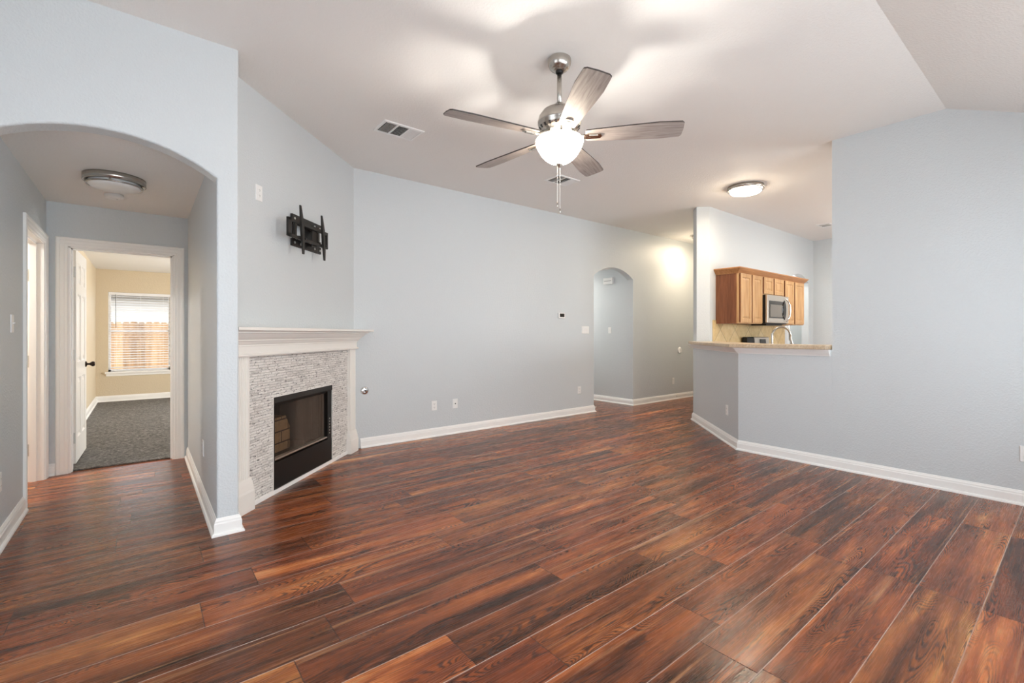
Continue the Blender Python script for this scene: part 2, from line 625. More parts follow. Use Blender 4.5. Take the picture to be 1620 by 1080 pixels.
    def build(self, name, mat, parent=None, bevel=0.0, kind=None, loc=None, rotz=None):
        me = bpy.data.meshes.new(name)
        me.from_pydata(self.v, [], self.f)
        for p, s in zip(me.polygons, self.s):
            p.use_smooth = s
        bm = bmesh.new()
        bm.from_mesh(me)
        bmesh.ops.recalc_face_normals(bm, faces=bm.faces)
        bm.to_mesh(me)
        bm.free()
        me.materials.append(mat)
        o = bpy.data.objects.new(name, me)
        COL.objects.link(o)
        if parent is not None:
            o.parent = parent
        if loc is not None:
            o.location = loc
        if rotz is not None:
            o.rotation_euler = (0, 0, rotz)
        if bevel > 0:
            md = o.modifiers.new('bevel', 'BEVEL')
            md.width = bevel
            md.segments = 2
            md.limit_method = 'ANGLE'
            md.angle_limit = radians(40)
        if kind:
            o['kind'] = kind
        return o


def thing(name, label, cat, loc=(0, 0, 0), rotz=0.0, group=None):
    o = bpy.data.objects.new(name, None)
    o.empty_display_size = 0.1
    COL.objects.link(o)
    o.location = loc
    o.rotation_euler = (0, 0, rotz)
    o['label'] = label
    o['category'] = cat
    if group:
        o['group'] = group
    return o


def tag(o, label, cat, group=None):
    o['label'] = label
    o['category'] = cat
    if group:
        o['group'] = group
    return o


def S(mb, name, mat, parent=None, bevel=0.0, **k):
    return mb.build(name, mat, parent, bevel, kind=None if parent else 'structure', **k)


def copy_tree(src, loc, rotz, label, group=None):
    r = src.copy()
    COL.objects.link(r)
    r.location = loc
    r.rotation_euler = (0, 0, rotz)
    r['label'] = label
    if group:
        r['group'] = group
    for ch in list(src.children):
        c = ch.copy()
        COL.objects.link(c)
        c.parent = r
        for g in list(ch.children):
            d = g.copy()
            COL.objects.link(d)
            d.parent = c
    return r


# ------------------------------------------------------------------ dimensions (metres)
H = 3.062            # flat ceiling
YF = 3.40            # wall with the hall arch
YM = 5.02            # long wall with the second arch
XR = 5.045           # right wall
HL, HR = -0.66, 0.362   # hall sides
YH = 5.745           # end of the hall
HC = 2.425           # hall ceiling
KY = 3.40            # kitchen wall
KX = 10.22           # far kitchen wall
YREAR = -0.75
XLEFT = -1.60
R2 = sqrt(2)


def arch(x0, x1, zs, zp, n=24):
    """points from (x1,zs) over the peak to (x0,zs)"""
    hw = (x1 - x0) / 2
    rise = zp - zs
    R = (hw * hw + rise * rise) / (2 * rise)
    cx, cz = (x0 + x1) / 2, zp - R
    a = math.asin(hw / R)
    return [(cx + R * sin(a - 2 * a * i / n), cz + R * cos(a - 2 * a * i / n)) for i in range(n + 1)]


# ------------------------------------------------------------------ setting: floor and ceilings
S(MB().box(-3.2, 11.2, -2.2, 8.2, -0.06, 0.0), 'floor', M['floor'])
# bedroom carpet, a soft pile edge at the threshold
S(MB().box(-0.66, 3.02, 5.80, 11.3, 0.0, 0.018), 'floor_bedroom', M['carpet'], bevel=0.008)

sl = 0.45
ZR = H - (0.735 - YREAR) * sl
S(MB().yz([(0.735, H), (5.2, H), (5.2, H + 0.06), (0.735, H + 0.06), (YREAR - 0.15, ZR - 0.15 * sl + 0.06), (YREAR - 0.15, ZR - 0.15 * sl)],
          XLEFT - 0.12, 11.2), 'ceiling', M['ceil'])
S(MB().box(HL - 0.11, HR + 0.11, YF + 0.115, YH + 0.115, HC, HC + 0.05), 'ceiling_hall', M['ceil'])
S(MB().box(-0.77, 3.12, YH + 0.115, 11.35, 2.43, 2.48), 'ceiling_bedroom', M['ceil'])
S(MB().box(5.5, 6.9, YM + 0.12, 7.6, 2.44, 2.5), 'ceiling_passage', M['ceil'])

# ------------------------------------------------------------------ setting: walls
# wall with the hall arch; its free end at x = 0.482
pts = [(XLEFT - 0.12, 0), (HL, 0)] + arch(HL, HR, 2.225, 2.386)[::-1] + [(HR, 0), (0.482, 0), (0.482, H), (XLEFT - 0.12, H)]
wf = S(MB().xz(pts, YF, YF + 0.115), 'wall_hall_arch', M['wall'])
bm = bmesh.new()
bm.from_mesh(wf.data)
ed = []
for e in bm.edges:
    a, b = e.verts
    if abs(a.co.y - YF) < 1e-5 and abs(b.co.y - YF) < 1e-5:
        if all(HL - 1e-4 <= v.co.x <= HR + 1e-4 and (v.co.z < 2.4) for v in (a, b)) and not (abs(a.co.z) < 1e-5 and abs(b.co.z) < 1e-5):
            ed.append(e)
        elif abs(a.co.x - 0.482) < 1e-4 and abs(b.co.x - 0.482) < 1e-4:
            ed.append(e)
bmesh.ops.bevel(bm, geom=ed, offset=0.014, segments=4, profile=0.5, affect='EDGES', clamp_overlap=True)
bm.to_mesh(wf.data)
bm.free()
# right side of the hall: a partition that also closes the fireplace corner
S(MB().box(HR, 0.482, YF + 0.115, YH, 0, H), 'wall_hall_right', M['wall'])
# left side of the hall, with a door opening
DY0, DY1, DZ = 4.80, 5.63, 2.045
S(MB().yz([(YF + 0.115, 0), (DY0, 0), (DY0, DZ), (DY1, DZ), (DY1, 0), (YH + 0.115, 0), (YH + 0.115, HC), (YF + 0.115, HC)],
          HL - 0.115, HL), 'wall_hall_left', M['wall'])
# end of the hall, with the bedroom door opening
BX0, BX1, BZ = -0.52, 0.25, 2.05
S(MB().xz([(HL, 0), (BX0, 0), (BX0, BZ), (BX1, BZ), (BX1, 0), (3.1, 0), (3.1, 2.5), (HL, 2.5)], YH, YH + 0.115), 'wall_hall_end', M['wall'])

# bedroom
WX0, WX1, WZ0, WZ1 = -0.487, 0.437, 0.560, 2.020
YB = 11.20
S(MB().box(-0.77, WX0, YB, YB + 0.14, 0, 2.5).box(WX1, 3.1, YB, YB + 0.14, 0, 2.5)
  .box(WX0, WX1, YB, YB + 0.14, 0, WZ0).box(WX0, WX1, YB, YB + 0.14, WZ1, 2.5), 'wall_bedroom_far', M['tan'])
S(MB().box(-0.77, -0.655, YH + 0.115, YB, 0, 2.5), 'wall_bedroom_left', M['tan'])
S(MB().box(3.0, 3.1, YH + 0.115, 7.8, 0, 2.5).box(3.0, 3.1, 9.4, YB, 0, 2.5)
  .box(3.0, 3.1, 7.8, 9.4, 0, 0.65).box(3.0, 3.1, 7.8, 9.4, 2.05, 2.5), 'wall_bedroom_right', M['tan'])
S(MB().xz([(-0.655, 0), (BX0, 0), (BX0, BZ), (BX1, BZ), (BX1, 0), (3.0, 0), (3.0, 2.43), (-0.655, 2.43)], YH + 0.116, YH + 0.122),
  'wall_bedroom_near', M['tan'])

# small room left of the hall, seen only through its door opening
S(MB().box(-2.5, HL - 0.115, 4.05, 4.15, 0, 2.5).box(-2.5, HL - 0.115, 6.1, 6.2, 0, 2.5).box(-2.6, -2.5, 4.05, 6.2, 0, 2.5)
  .box(-0.78, -0.775, 5.86, 6.1, 0, 2.5), 'wall_side_room', M['tan'])
S(MB().box(-2.6, HL - 0.115, 4.05, 6.2, 2.43, 2.48), 'ceiling_side_room', M['ceil'])

# diagonal fireplace wall: local frame along (1,1)/sqrt2, outward is local -y
FP = (0.535, 3.755, 0.0)
FR = radians(45)
FX0, FX1, FZ = 0.353, 1.273, 0.757
S(MB().xz([(-0.07, 0), (FX0 - .01, 0), (FX0 - .01, FZ + .01), (FX1 + .01, FZ + .01), (FX1 + .01, 0), (1.80, 0), (1.80, H), (-0.07, H)], 0, 0.10),
  'wall_fireplace', M['wall'], loc=FP, rotz=FR)

# long wall with the second arch
AX0, AX1 = 5.692, 6.715
pts = [(1.78, 0), (AX0, 0)] + arch(AX0, AX1, 2.20, 2.368)[::-1] + [(AX1, 0), (9.7, 0), (9.7, H), (1.78, H)]
S(MB().xz(pts, YM, YM + 0.12), 'wall_main', M['wall'])
S(MB().box(AX0 - 0.12, AX0, YM + 0.12, 7.6, 0, 2.5), 'wall_passage_left', M['wall'])
S(MB().box(AX1, AX1 + 0.12, YM + 0.12, 7.6, 0, 2.5), 'wall_passage_right', M['wall'])
S(MB().box(AX0 - 0.12, AX1 + 0.12, 7.6, 7.72, 0, 2.5), 'wall_passage_end', M['wall'])
S(MB().box(8.85, 8.95, KY + 0.12, YM, 0, H), 'wall_entry_end', M['wall'])

# right wall: full height near the camera, then the bar opening
YO = 1.522
zt = lambda y: H if y > 0.735 else H - (0.735 - y) * sl
S(MB().yz([(YREAR, 0), (YO, 0), (YO, H), (0.735, H), (YREAR, zt(YREAR))], XR, XR + 0.15), 'wall_right', M['wall'])
# knee wall under the bar, with its diagonal wing; d = x - y = 2.65
KT = 0.165
KC = (XR, XR - 2.65)                      # front corner (5.045, 2.395)
KE = (6.292, 3.642)                       # far end of the diagonal
off = KT / R2
inner = (XR + KT, XR + KT - 2.65 - KT * R2)
S(MB().plan([(XR, YO + 0.001), KC, KE, (KE[0] + off, KE[1] - off), (inner[0], inner[1]), (XR + KT, YO + 0.001)], 0, 1.105), 'wall_bar', M['wall'])
# full height stub of the diagonal (the column at the end of the bar)
CS = (6.172, 3.522)
S(MB().plan([CS, KE, (KE[0] + 0.131, KE[1] - 0.131), (CS[0] + 0.131, CS[1] - 0.131)], 1.106, H), 'wall_column', M['wall'], bevel=0.006)

# kitchen wall with an arch, and the far wall
kx0, kx1 = 9.06, 9.985
pts = [(6.30, 0), (kx0, 0)] + arch(kx0, kx1, 2.222, 2.366)[::-1] + [(kx1, 0), (KX, 0), (KX, H), (6.30, H)]
S(MB().xz(pts, KY, KY + 0.12), 'wall_kitchen', M['wall'])
S(MB().box(KX, KX + 0.1, YREAR, KY + 0.12, 0, H), 'wall_kitchen_far', M['wall'])
# room beyond the kitchen arch (laundry): back wall grey, lower ceiling
S(MB().box(8.95, 11.2, 4.75, 4.85, 0, H), 'wall_laundry', M['wall'])
S(MB().box(11.1, 11.2, KY, 4.75, 0, H), 'wall_laundry_right', M['wall'])
S(MB().box(KX + 0.1, 11.1, KY, KY + 0.12, 0, H), 'wall_laundry_front', M['wall'])

# rear and left walls of the living room with their windows
def wall_with_openings(axis, c0, c1, a0, a1, z1, holes, name):
    mb = MB()
    def bx(p0, p1, q0, q1):
        if axis == 'x':
            mb.box(p0, p1, c0, c1, q0, q1)
        else:
            mb.box(c0, c1, p0, p1, q0, q1)
    cur = a0
    for h0, h1, q0, q1 in holes:
        bx(cur, h0, 0, z1)
        if q0 > 0:
            bx(h0, h1, 0, q0)
        bx(h0, h1, q1, z1)
        cur = h1
    bx(cur, a1, 0, z1)
    return S(mb, name, M['wall'])

wall_with_openings('x', YREAR - 0.12, YREAR, XLEFT - 0.12, KX + 0.1, ZR + 0.06,
                   [(a, b, 0.57, 2.17) for a, b in REAR_WIN] + [(6.5, 8.7, 0.9, 2.1)], 'wall_rear')
S(MB().yz([(YREAR - .12, 0), (0.65, 0), (0.65, 2.15), (2.35, 2.15), (2.35, 0), (YF + .115, 0), (YF + .115, H), (0.735, H), (YREAR - .12, zt(YREAR - .12))],
          XLEFT - 0.12, XLEFT), 'wall_left', M['wall'])


def glazed(name, x0, x1, z0, z1, loc, rotz, mull=1):
    """window unit in local xz plane, y = depth"""
    mb = MB()
    f = 0.05
    mb.box(x0, x0 + f, -0.04, 0.04, z0, z1).box(x1 - f, x1, -0.04, 0.04, z0, z1)
    mb.box(x0, x1, -0.04, 0.04, z0, z0 + f).box(x0, x1, -0.04, 0.04, z1 - f, z1)
    zm = (z0 + z1) / 2
    if mull:
        mb.box(x0, x1, -0.03, 0.03, zm - 0.02, zm + 0.02)
    else:
        xm = (x0 + x1) / 2
        mb.box(xm - 0.03, xm + 0.03, -0.03, 0.03, z0, z1)
    o = mb.build(name, M['vinyl'], None, 0, 'structure', loc, rotz)
    MB().box(x0 + f, x1 - f, -0.004, 0.004, z0 + f, z1 - f).build('pane', M['glass'], o)
    return o


wn = 2
for a, b in REAR_WIN:
    glazed('window_%d' % wn, a - (a + b) / 2, b - (a + b) / 2, 0.57, 2.17, ((a + b) / 2, YREAR - 0.06, 0), 0)
    wn += 1
glazed('window_5', -1.1, 1.1, 0.9, 2.1, (7.6, YREAR - 0.06, 0), 0)
glazed('window_6', -0.8, 0.8, 0.65, 2.05, (3.05, 8.6, 0), radians(90))
glazed('door_3', -0.85, 0.85, 0.0, 2.15, (XLEFT - 0.06, 1.5, 0), radians(90), 0)

# unseen slab added outside the rear windows: no direct sun reaches the living room
S(MB().box(XLEFT - 0.5, KX, YREAR - 3.8, YREAR - 0.13, 2.62, 2.72), 'ceiling_sun_block', M['ceil'])

# ------------------------------------------------------------------ setting: baseboards
BP = [(0, 0), (0.030, 0), (0.029, 0.010), (0.024, 0.017), (0.016, 0.020), (0.016, 0.072), (0.012, 0.080), (0.012, 0.088), (0.006, 0.098), (0.004, 0.104), (0, 0.106)]
BPC = [(u, z + 0.018) for u, z in BP]


def base(name, path, prof=BP):
    return S(MB().sweep(path, prof), name, M['trim'])


# travel direction puts the room on the left hand side
base('baseboard_hall_right', [(HR, YH), (HR, YF), (0.482, YF), (0.482, 3.66)][::-1])
base('baseboard_hall_left', [(HL, YF + 0.0), (HL, DY0 - 0.085)][::-1])
base('baseboard_left', [(HL, YF), (XLEFT, YF)])
base('baseboard_hall_end', [(BX0 - 0.085, YH), (HL, YH)])
base('baseboard_main', [(AX0, YM + 0.12), (AX0, YM), (1.87, YM)])
base('baseboard_main_right', [(8.85, YM), (AX1, YM), (AX1, 7.6)])
base('baseboard_right', [(XR, YREAR), (XR, KC[1]), KE, (KE[0] + 0.12, KE[1] - 0.12)])
base('baseboard_bedroom_far', [(3.0, YB), (-0.655, YB)], BPC)
base('baseboard_bedroom_left', [(-0.655, YB), (-0.655, YH + 0.12)], BPC)


# ------------------------------------------------------------------ setting: door casings
def casing_profile():
    # (w outward from the opening, t proud of the wall)
    return [(0, 0), (0, 0.010), (0.006, 0.013), (0.022, 0.013), (0.027, 0.016), (0.052, 0.016), (0.058, 0.020), (0.074, 0.020), (0.082, 0.015), (0.082, 0)]


def casing(name, a0, a1, ztop, fn, z0=0.0):
    """fn(a, t, z) -> 3d; runs up one jamb, across the head, down the other with mitres"""
    pr = casing_profile()
    rl = []
    rl.append([fn(a0 - w, t, z0) for w, t in pr])
    rl.append([fn(a0 - w, t, ztop + w) for w, t in pr])
    rl.append([fn(a1 + w, t, ztop + w) for w, t in pr])
    rl.append([fn(a1 + w, t, z0) for w, t in pr])
    return S(MB().rings(rl), name, M['trim'])


# bedroom door: casing, jamb lining and stop
casing('trim_1', BX0, BX1, BZ - 0.012, lambda a, t, z: (a, YH - t, z))
S(MB().box(BX0 - 0.002, BX0 + 0.016, YH - 0.002, YH + 0.135, 0, BZ).box(BX1 - 0.016, BX1 + 0.002, YH - 0.002, YH + 0.135, 0, BZ)
  .box(BX0, BX1, YH - 0.002, YH + 0.135, BZ - 0.018, BZ + 0.002)
  .box(BX1 - 0.028, BX1 - 0.016, YH + 0.04, YH + 0.09, 0, BZ - 0.018).box(BX0 + 0.016, BX1 - 0.016, YH + 0.04, YH + 0.09, BZ - 0.03, BZ - 0.018)
  .box(BX0 + 0.016, BX0 + 0.026, YH + 0.04, YH + 0.09, 0, BZ - 0.018), 'trim_2', M['trim'])
# side door opening in the hall's left wall
casing('trim_3', DY0, DY1, DZ - 0.012, lambda a, t, z: (HL + t, a, z))
S(MB().box(HL - 0.125, HL + 0.002, DY0 - 0.002, DY0 + 0.016, 0, DZ).box(HL - 0.125, HL + 0.002, DY1 - 0.016, DY1 + 0.002, 0, DZ)
  .box(HL - 0.125, HL + 0.002, DY0, DY1, DZ - 0.018, DZ + 0.002)
  .box(HL - 0.085, HL - 0.045, DY1 - 0.028, DY1 - 0.016, 0, DZ - 0.018).box(HL - 0.085, HL - 0.045, DY0 + 0.016, DY0 + 0.028, 0, DZ - 0.018)
  .box(HL - 0.085, HL - 0.045, DY0 + 0.016, DY1 - 0.016, DZ - 0.030, DZ - 0.018), 'trim_4', M['trim'])
for z in (0.27, 1.02, 1.75):
    hp = MB().box(HL - 0.120, HL - 0.090, DY1 - 0.0185, DY1 - 0.0155, z - 0.05, z + 0.05)
    hp.build('hinge_leaf', M['hinge'], bpy.data.objects['trim_4'])

# ------------------------------------------------------------------ bedroom door, open into the room
DT = 0.036
DW, DH = 0.75, 2.015
door = thing('door_1', 'white six-panel interior door standing open into the tan bedroom', 'door', (-0.487, YH + 0.215, 0.035), radians(88.5))
door['kind'] = 'structure'
# slab in local coordinates: x along the width from the hinge, y thickness, z height; camera side faces -y
mb = MB()
st = 0.105
cols = [(st, DW / 2 - 0.045), (DW / 2 + 0.045, DW - st)]
rows = [(0.23, 0.80), (0.95, 1.60), (1.70, DH - 0.115)]
mb.box(0, st, 0, DT, 0, DH).box(DW - st, DW, 0, DT, 0, DH).box(cols[0][1], cols[1][0], 0, DT, 0, DH)
zz = [0] + [q for r in rows for q in r] + [DH]
for i in range(0, len(zz), 2):
    for c0, c1 in cols:
        mb.box(c0, c1, 0, DT, zz[i], zz[i + 1])
for c0, c1 in cols:
    for q0, q1 in rows:
        mb.panel(c0, c1, q0, q1, 0.0, [(0.0, 0.0), (0.012, -0.011), (0.024, -0.011), (0.052, -0.002)], back=DT / 2)
        rl = [[(c0 + i, DT + h, q0 + i), (c1 - i, DT + h, q0 + i), (c1 - i, DT + h, q1 - i), (c0 + i, DT + h, q1 - i)]
              for i, h in [(0, -DT / 2), (0, 0), (0.012, -0.011), (0.024, -0.011), (0.052, -0.002)]]
        mb.rings(rl)
mb.build('door_slab', M['trim'], door)
for sgn, y0 in ((-1, 0.0), (1, DT)):
    lv = MB().lathe([(0.030, 0), (0.030, 0.006), (0.024, 0.010), (0.011, 0.014), (0.010, 0.030), (0.014, 0.036), (0.026, 0.052), (0.027, 0.062), (0.020, 0.074), (0.0, 0.078)],
                    (0, 0, 0), 20, 'y')
    lv.v = [(x + DW - 0.065, y0 + sgn * y, z + 0.90) for x, y, z in lv.v]
    lv.build('door_knob', M['bronze'], door)['label'] = 'dark bronze knob'
for z in (0.24, 1.02, 1.80):
    MB().box(-0.0025, 0.001, 0.004, DT + 0.012, z - 0.05, z + 0.05).tube([(-0.004, DT + 0.012, z - 0.05), (-0.004, DT + 0.012, z + 0.05)], 0.007).build('hinge', M['hinge'], door)

# ------------------------------------------------------------------ bedroom window with sill, sashes and blind
win = S(MB().box(WX0, WX0 + 0.035, YB + 0.06, YB + 0.13, WZ0, WZ1).box(WX1 - 0.035, WX1, YB + 0.06, YB + 0.13, WZ0, WZ1)
        .box(WX0, WX1, YB + 0.06, YB + 0.13, WZ0, WZ0 + 0.035).box(WX0, WX1, YB + 0.06, YB + 0.13, WZ1 - 0.035, WZ1), 'window_1', M['vinyl'])
MB().box(WX0 + 0.03, WX1 - 0.03, YB + 0.065, YB + 0.10, 1.285, 1.325).build('meeting_rail', M['vinyl'], win)
MB().box(WX0 + 0.035, WX1 - 0.035, YB + 0.095, YB + 0.10, WZ0 + 0.035, WZ1 - 0.035).build('pane', M['glass'], win)
S(MB().box(WX0 - 0.045, WX1 + 0.03, YB - 0.045, YB + 0.06, 0.527, 0.560).box(WX0 - 0.03, WX1 + 0.02, YB - 0.016, YB, 0.480, 0.527), 'trim_5', M['trim'], bevel=0.004)
bl = thing('window_blind', 'white horizontal slat blind lowered over the bedroom window', 'blind', (0, YB + 0.03, WZ1))
MB().box(WX0 + 0.008, WX1 - 0.008, -0.022, 0.022, -0.05, -0.002).build('head_rail', M['vinyl'], bl)
mb = MB()
z = WZ1 - 0.075
while z > 0.665:
    mb.yz([(-0.022, z - WZ1 - 0.005), (0.022, z - WZ1 + 0.002), (0.022, z - WZ1 + 0.005), (-0.022, z - WZ1 - 0.002)], WX0 + 0.012, WX1 - 0.012)
    z -= 0.046
mb.build('slat_stack', M['vinyl'], bl)
MB().box(WX0 + 0.012, WX1 - 0.012, -0.020, 0.020, 0.625 - WZ1, 0.645 - WZ1).build('bottom_rail', M['vinyl'], bl)
for x in (WX0 + 0.12, (WX0 + WX1) / 2, WX1 - 0.12):
    MB().tube([(x, -0.023, -0.05), (x, -0.023, 0.645 - WZ1)], 0.0010, 5).build('ladder_cord', M['vinyl'], bl)
MB().tube([(WX0 + 0.105, -0.034, -0.04), (WX0 + 0.107, -0.036, -0.66)], 0.004, 8).build('tilt_wand', M['slate'], bl)['label'] = 'dark tilt wand'
# outside: fence and the neighbour's pale wall under its eave
fence = thing('fence', 'weathered brown board fence seen through the bedroom window blind', 'fence', (0, 14.0, -0.3))
mb = MB()
x = -4.0
while x < 4.5:
    w = 0.1385
    h = 1.83 + random.uniform(-0.015, 0.015)
    mb.xz([(x, 0), (x + w, 0), (x + w, h - 0.03), (x + w - 0.03, h), (x + 0.03, h), (x, h - 0.03)], 0, 0.018)
    x += 0.14
mb.build('fence_boards', M['fence'], fence)
for zr in (0.3, 1.4):
    MB().box(-4, 4.5, 0.018, 0.056, zr, zr + 0.09).build('fence_rail', M['fence'], fence)
hs = thing('house', 'pale neighbouring house above the fence outside the bedroom window', 'house', (0, 17.0, -0.3))
lap = [(0.2, 0.0)]
for k in range(18):
    lap += [(-0.022, 0.145 * k), (0.0, 0.145 * (k + 1))]
lap += [(0.2, 0.145 * 18)]
MB().yz(lap, -6, 6).build('lap_siding', M['siding'], hs)
MB().xz([(-6.5, 2.52), (6.5, 2.52), (6.5, 2.66), (-6.5, 2.66)], -0.5, 0.3).build('eave', M['slate'], hs)
tag(S(MB().box(-9, 9, 11.36, 22, -0.36, -0.30), 'ground_outside', M['siding']), 'pale ground outside the bedroom window', 'ground')

# ------------------------------------------------------------------ fireplace (local frame FP / FR, outward is -y)
fp = thing('fireplace', 'corner fireplace with cream mantel, pale stacked stone surround and black firebox', 'fireplace', FP, FR)
TY = -0.022
# stone surround
mb = MB()
mb.xz([(0.02, 0.028), (FX0, 0.028), (FX0, FZ), (FX1, FZ), (FX1, 0.028), (1.60, 0.028), (1.60, 1.12), (0.02, 1.12)], TY, -0.001)
mb.build('stone_surround', M['stone'], fp)
MB().box(0.02, 1.60, TY - 0.008, -0.001, 0, 0.030).build('floor_strip', M['trim'], fp)
MB().box(FX0 - 0.006, FX0, TY - 0.003, 0, 0.03, FZ + 0.006).box(FX1, FX1 + 0.006, TY - 0.003, 0, 0.03, FZ + 0.006)\
    .box(FX0, FX1, TY - 0.003, 0, FZ, FZ + 0.006).build('edge_trim', M['mantel'], fp)


# pilasters with flutes and plinths
def pilaster(x0, x1, px0, px1):
    n = 5
    yF, dep = -0.052, 0.008
    w = x1 - x0
    m = 0.016
    fw = (w - 2 * m) / n
    prof = [(x0, 0), (x0, yF)]
    for i in range(n):
        a = x0 + m + i * fw
        prof += [(a + fw * 0.14, yF), (a + fw * 0.28, yF + dep * 0.8), (a + fw * 0.5, yF + dep), (a + fw * 0.72, yF + dep * 0.8), (a + fw * 0.86, yF)]
    prof += [(x1, yF), (x1, 0)]
    o = MB().plan(prof, 0.20, 1.12).build('pilaster', M['mantel'], fp)
    q = MB()
    q.rings([[(px0, 0, z), (px1, 0, z), (px1, -y, z), (px0, -y, z)] for y, z in [(0.072, 0.0), (0.072, 0.135)]])
    q.rings([[(px0 + i, 0, z), (px1 - i, 0, z), (px1 - i, -y, z), (px0 + i, -y, z)]
             for i, y, z in [(0.0, 0.072, 0.1351), (0.004, 0.068, 0.150), (0.008, 0.062, 0.195), (0.014, 0.058, 0.215), (0.016, 0.054, 0.232)]])
    q.build('plinth', M['mantel'], o)


pilaster(-0.095, 0.036, -0.11, 0.066)
pilaster(1.597, 1.722, 1.575, 1.748)

# mantel: crown profile (out, z), swept with a return at the right end, cut against the partition on the left
prof = [(0.075, 1.092), (0.080, 1.098), (0.080, 1.106), (0.072, 1.112), (0.066, 1.116), (0.066, 1.165),
        (0.070, 1.168), (0.070, 1.178), (0.078, 1.184), (0.086, 1.196), (0.092, 1.204), (0.098, 1.206), (0.098, 1.214),
        (0.104, 1.217), (0.118, 1.229), (0.134, 1.247), (0.140, 1.256), (0.158, 1.260), (0.158, 1.268), (0.166, 1.272), (0.172, 1.276)]
rl = []
for u, z in prof:
    rx = 1.722 + (u - 0.06) * 0.9
    rl.append([(-0.075 - u + 0.004, -u, z), (rx, -u, z), (rx, -0.002, z), (-0.07, -0.002, z)])
MB().rings(rl).build('mantel_crown', M['mantel'], fp)
u = 0.20
MB().rings([[(-0.075 - q + 0.004, -q, z), (1.722 + (q - 0.06) * 0.9, -q, z), (1.722 + (q - 0.06) * 0.9, -0.002, z), (-0.07, -0.002, z)]
            for q, z in [(0.196, 1.2761), (0.204, 1.280), (0.204, 1.296), (0.198, 1.300)]]).build('mantel_shelf', M['mantel'], fp)

# firebox
fb = MB()
fb.box(FX0 + 0.001, FX0 + 0.018, TY, 0.05, 0.03, FZ - 0.001).box(FX1 - 0.07, FX1 - 0.001, TY + 0.008, 0.05, 0.03, FZ - 0.001)
fb.box(FX0 + 0.001, FX1 - 0.001, TY, 0.05, 0.03, 0.035)
fbo = fb.build('firebox_frame', M['black'], fp)
MB().yz([(TY - 0.004, FZ - 0.002), (0.05, FZ - 0.002), (0.05, FZ - 0.075), (0.012, FZ - 0.075), (TY - 0.004, FZ - 0.045)], FX0 + 0.002, FX1 - 0.002)\
    .build('hood', M['mount'], fbo)
MB().box(FX0 + 0.002, FX1 - 0.002, TY + 0.004, 0.04, 0.035, 0.240).build('lower_panel', M['black'], fbo)
MB().box(FX0 + 0.018, FX1 - 0.07, TY + 0.012, 0.03, 0.254, 0.268).build('silver_rail', M['stainless'], fbo)
for i in range(6):
    MB().lathe([(0.006, 0), (0.006, 0.003), (0.0, 0.003)], (FX1 - 0.036, TY + 0.0045, 0.295 + i * 0.028), 10, 'y').build('vent_hole', M['stainless'], fbo)
# fire chamber
MB().box(FX0 + 0.004, FX1 - 0.004, 0.05, 0.47, 0.215, 0.225).box(FX0 + 0.10, FX1 - 0.10, 0.455, 0.47, 0.22, 0.74)\
    .box(FX0 + 0.004, FX1 - 0.004, 0.05, 0.47, 0.735, 0.75)\
    .plan([(FX0 + 0.004, 0.05), (FX0 + 0.014, 0.05), (FX0 + 0.11, 0.47), (FX0 + 0.10, 0.47)], 0.22, 0.74)\
    .plan([(FX1 - 0.004, 0.05), (FX1 - 0.014, 0.05), (FX1 - 0.11, 0.47), (FX1 - 0.10, 0.47)], 0.22, 0.74).build('fire_chamber', M['mount'], fp)
MB().xz([(0.60, 0.226), (0.925, 0.226), (0.925, 0.42), (0.865, 0.525), (0.60, 0.525)], 0.20, 0.445).build('brick_lining', M['brick'], fp)
# wire mesh curtain
mb = MB()
n = 90
vs, fs = [], []
for i in range(n + 1):
    x = FX0 + 0.02 + (FX1 - 0.075 - FX0 - 0.02) * i / n
    y = 0.028 + 0.006 * sin(i * 1.3) + 0.003 * sin(i * 0.47)
    vs += [(x, y, 0.262), (x, y, FZ - 0.06)]
for i in range(n):
    fs.append((2 * i, 2 * i + 2, 2 * i + 3, 2 * i + 1))
mb.add(vs, fs, True)
mb.build('wire_screen', M['screen'], fp)

# chrome gas valve plate on the long wall, right of the mantel leg
gk = thing('gas_valve_plate', 'round chrome gas key plate on the wall right of the fireplace', 'valve', (1.921, YM, 0.626))
MB().lathe([(0.045, 0), (0.045, -0.003), (0.034, -0.011), (0.018, -0.014), (0.0, -0.014)], (0, 0, 0), 24, 'y').build('escutcheon', M['chrome'], gk)
MB().lathe([(0.009, -0.013), (0.009, -0.017), (0.0, -0.017)], (0, 0, 0), 12, 'y').build('key_socket', M['black'], gk)


# ------------------------------------------------------------------ TV wall mount on the fireplace wall
def fpt(x, y, z):
    c, s = cos(FR), sin(FR)
    return (FP[0] + x * c - y * s, FP[1] + x * s + y * c, z)


tv = thing('tv_wall_mount', 'black articulating television bracket bolted above the mantel', 'tv mount', fpt(0.84, 0, 1.995), FR)
zb = 1.995
X0, X1 = 0.611 - 0.84, 1.074 - 0.84
mb = MB()
mb.box(X0, X1, -0.020, -0.001, 0.200, 0.268).box(X0, X1, -0.020, -0.001, 0.0, 0.062)
mb.box(X0 + 0.16, X1 - 0.13, -0.020, -0.001, 0.06, 0.20)
for xx in (X0 + 0.02, X1 - 0.05):
    mb.box(xx, xx + 0.03, -0.016, -0.001, 0.06, 0.2)
mb.build('wall_plate', M['mount'], tv, 0.002)
for xx in (X0 + 0.03, X0 + 0.12, X1 - 0.12, X1 - 0.03):
    for zz in (0.233, 0.03):
        MB().lathe([(0.011, -0.020), (0.011, -0.026), (0.005, -0.027), (0.0, -0.027)], (xx, 0, zz), 6, 'y', False).build('bolt', M['hinge'], tv)
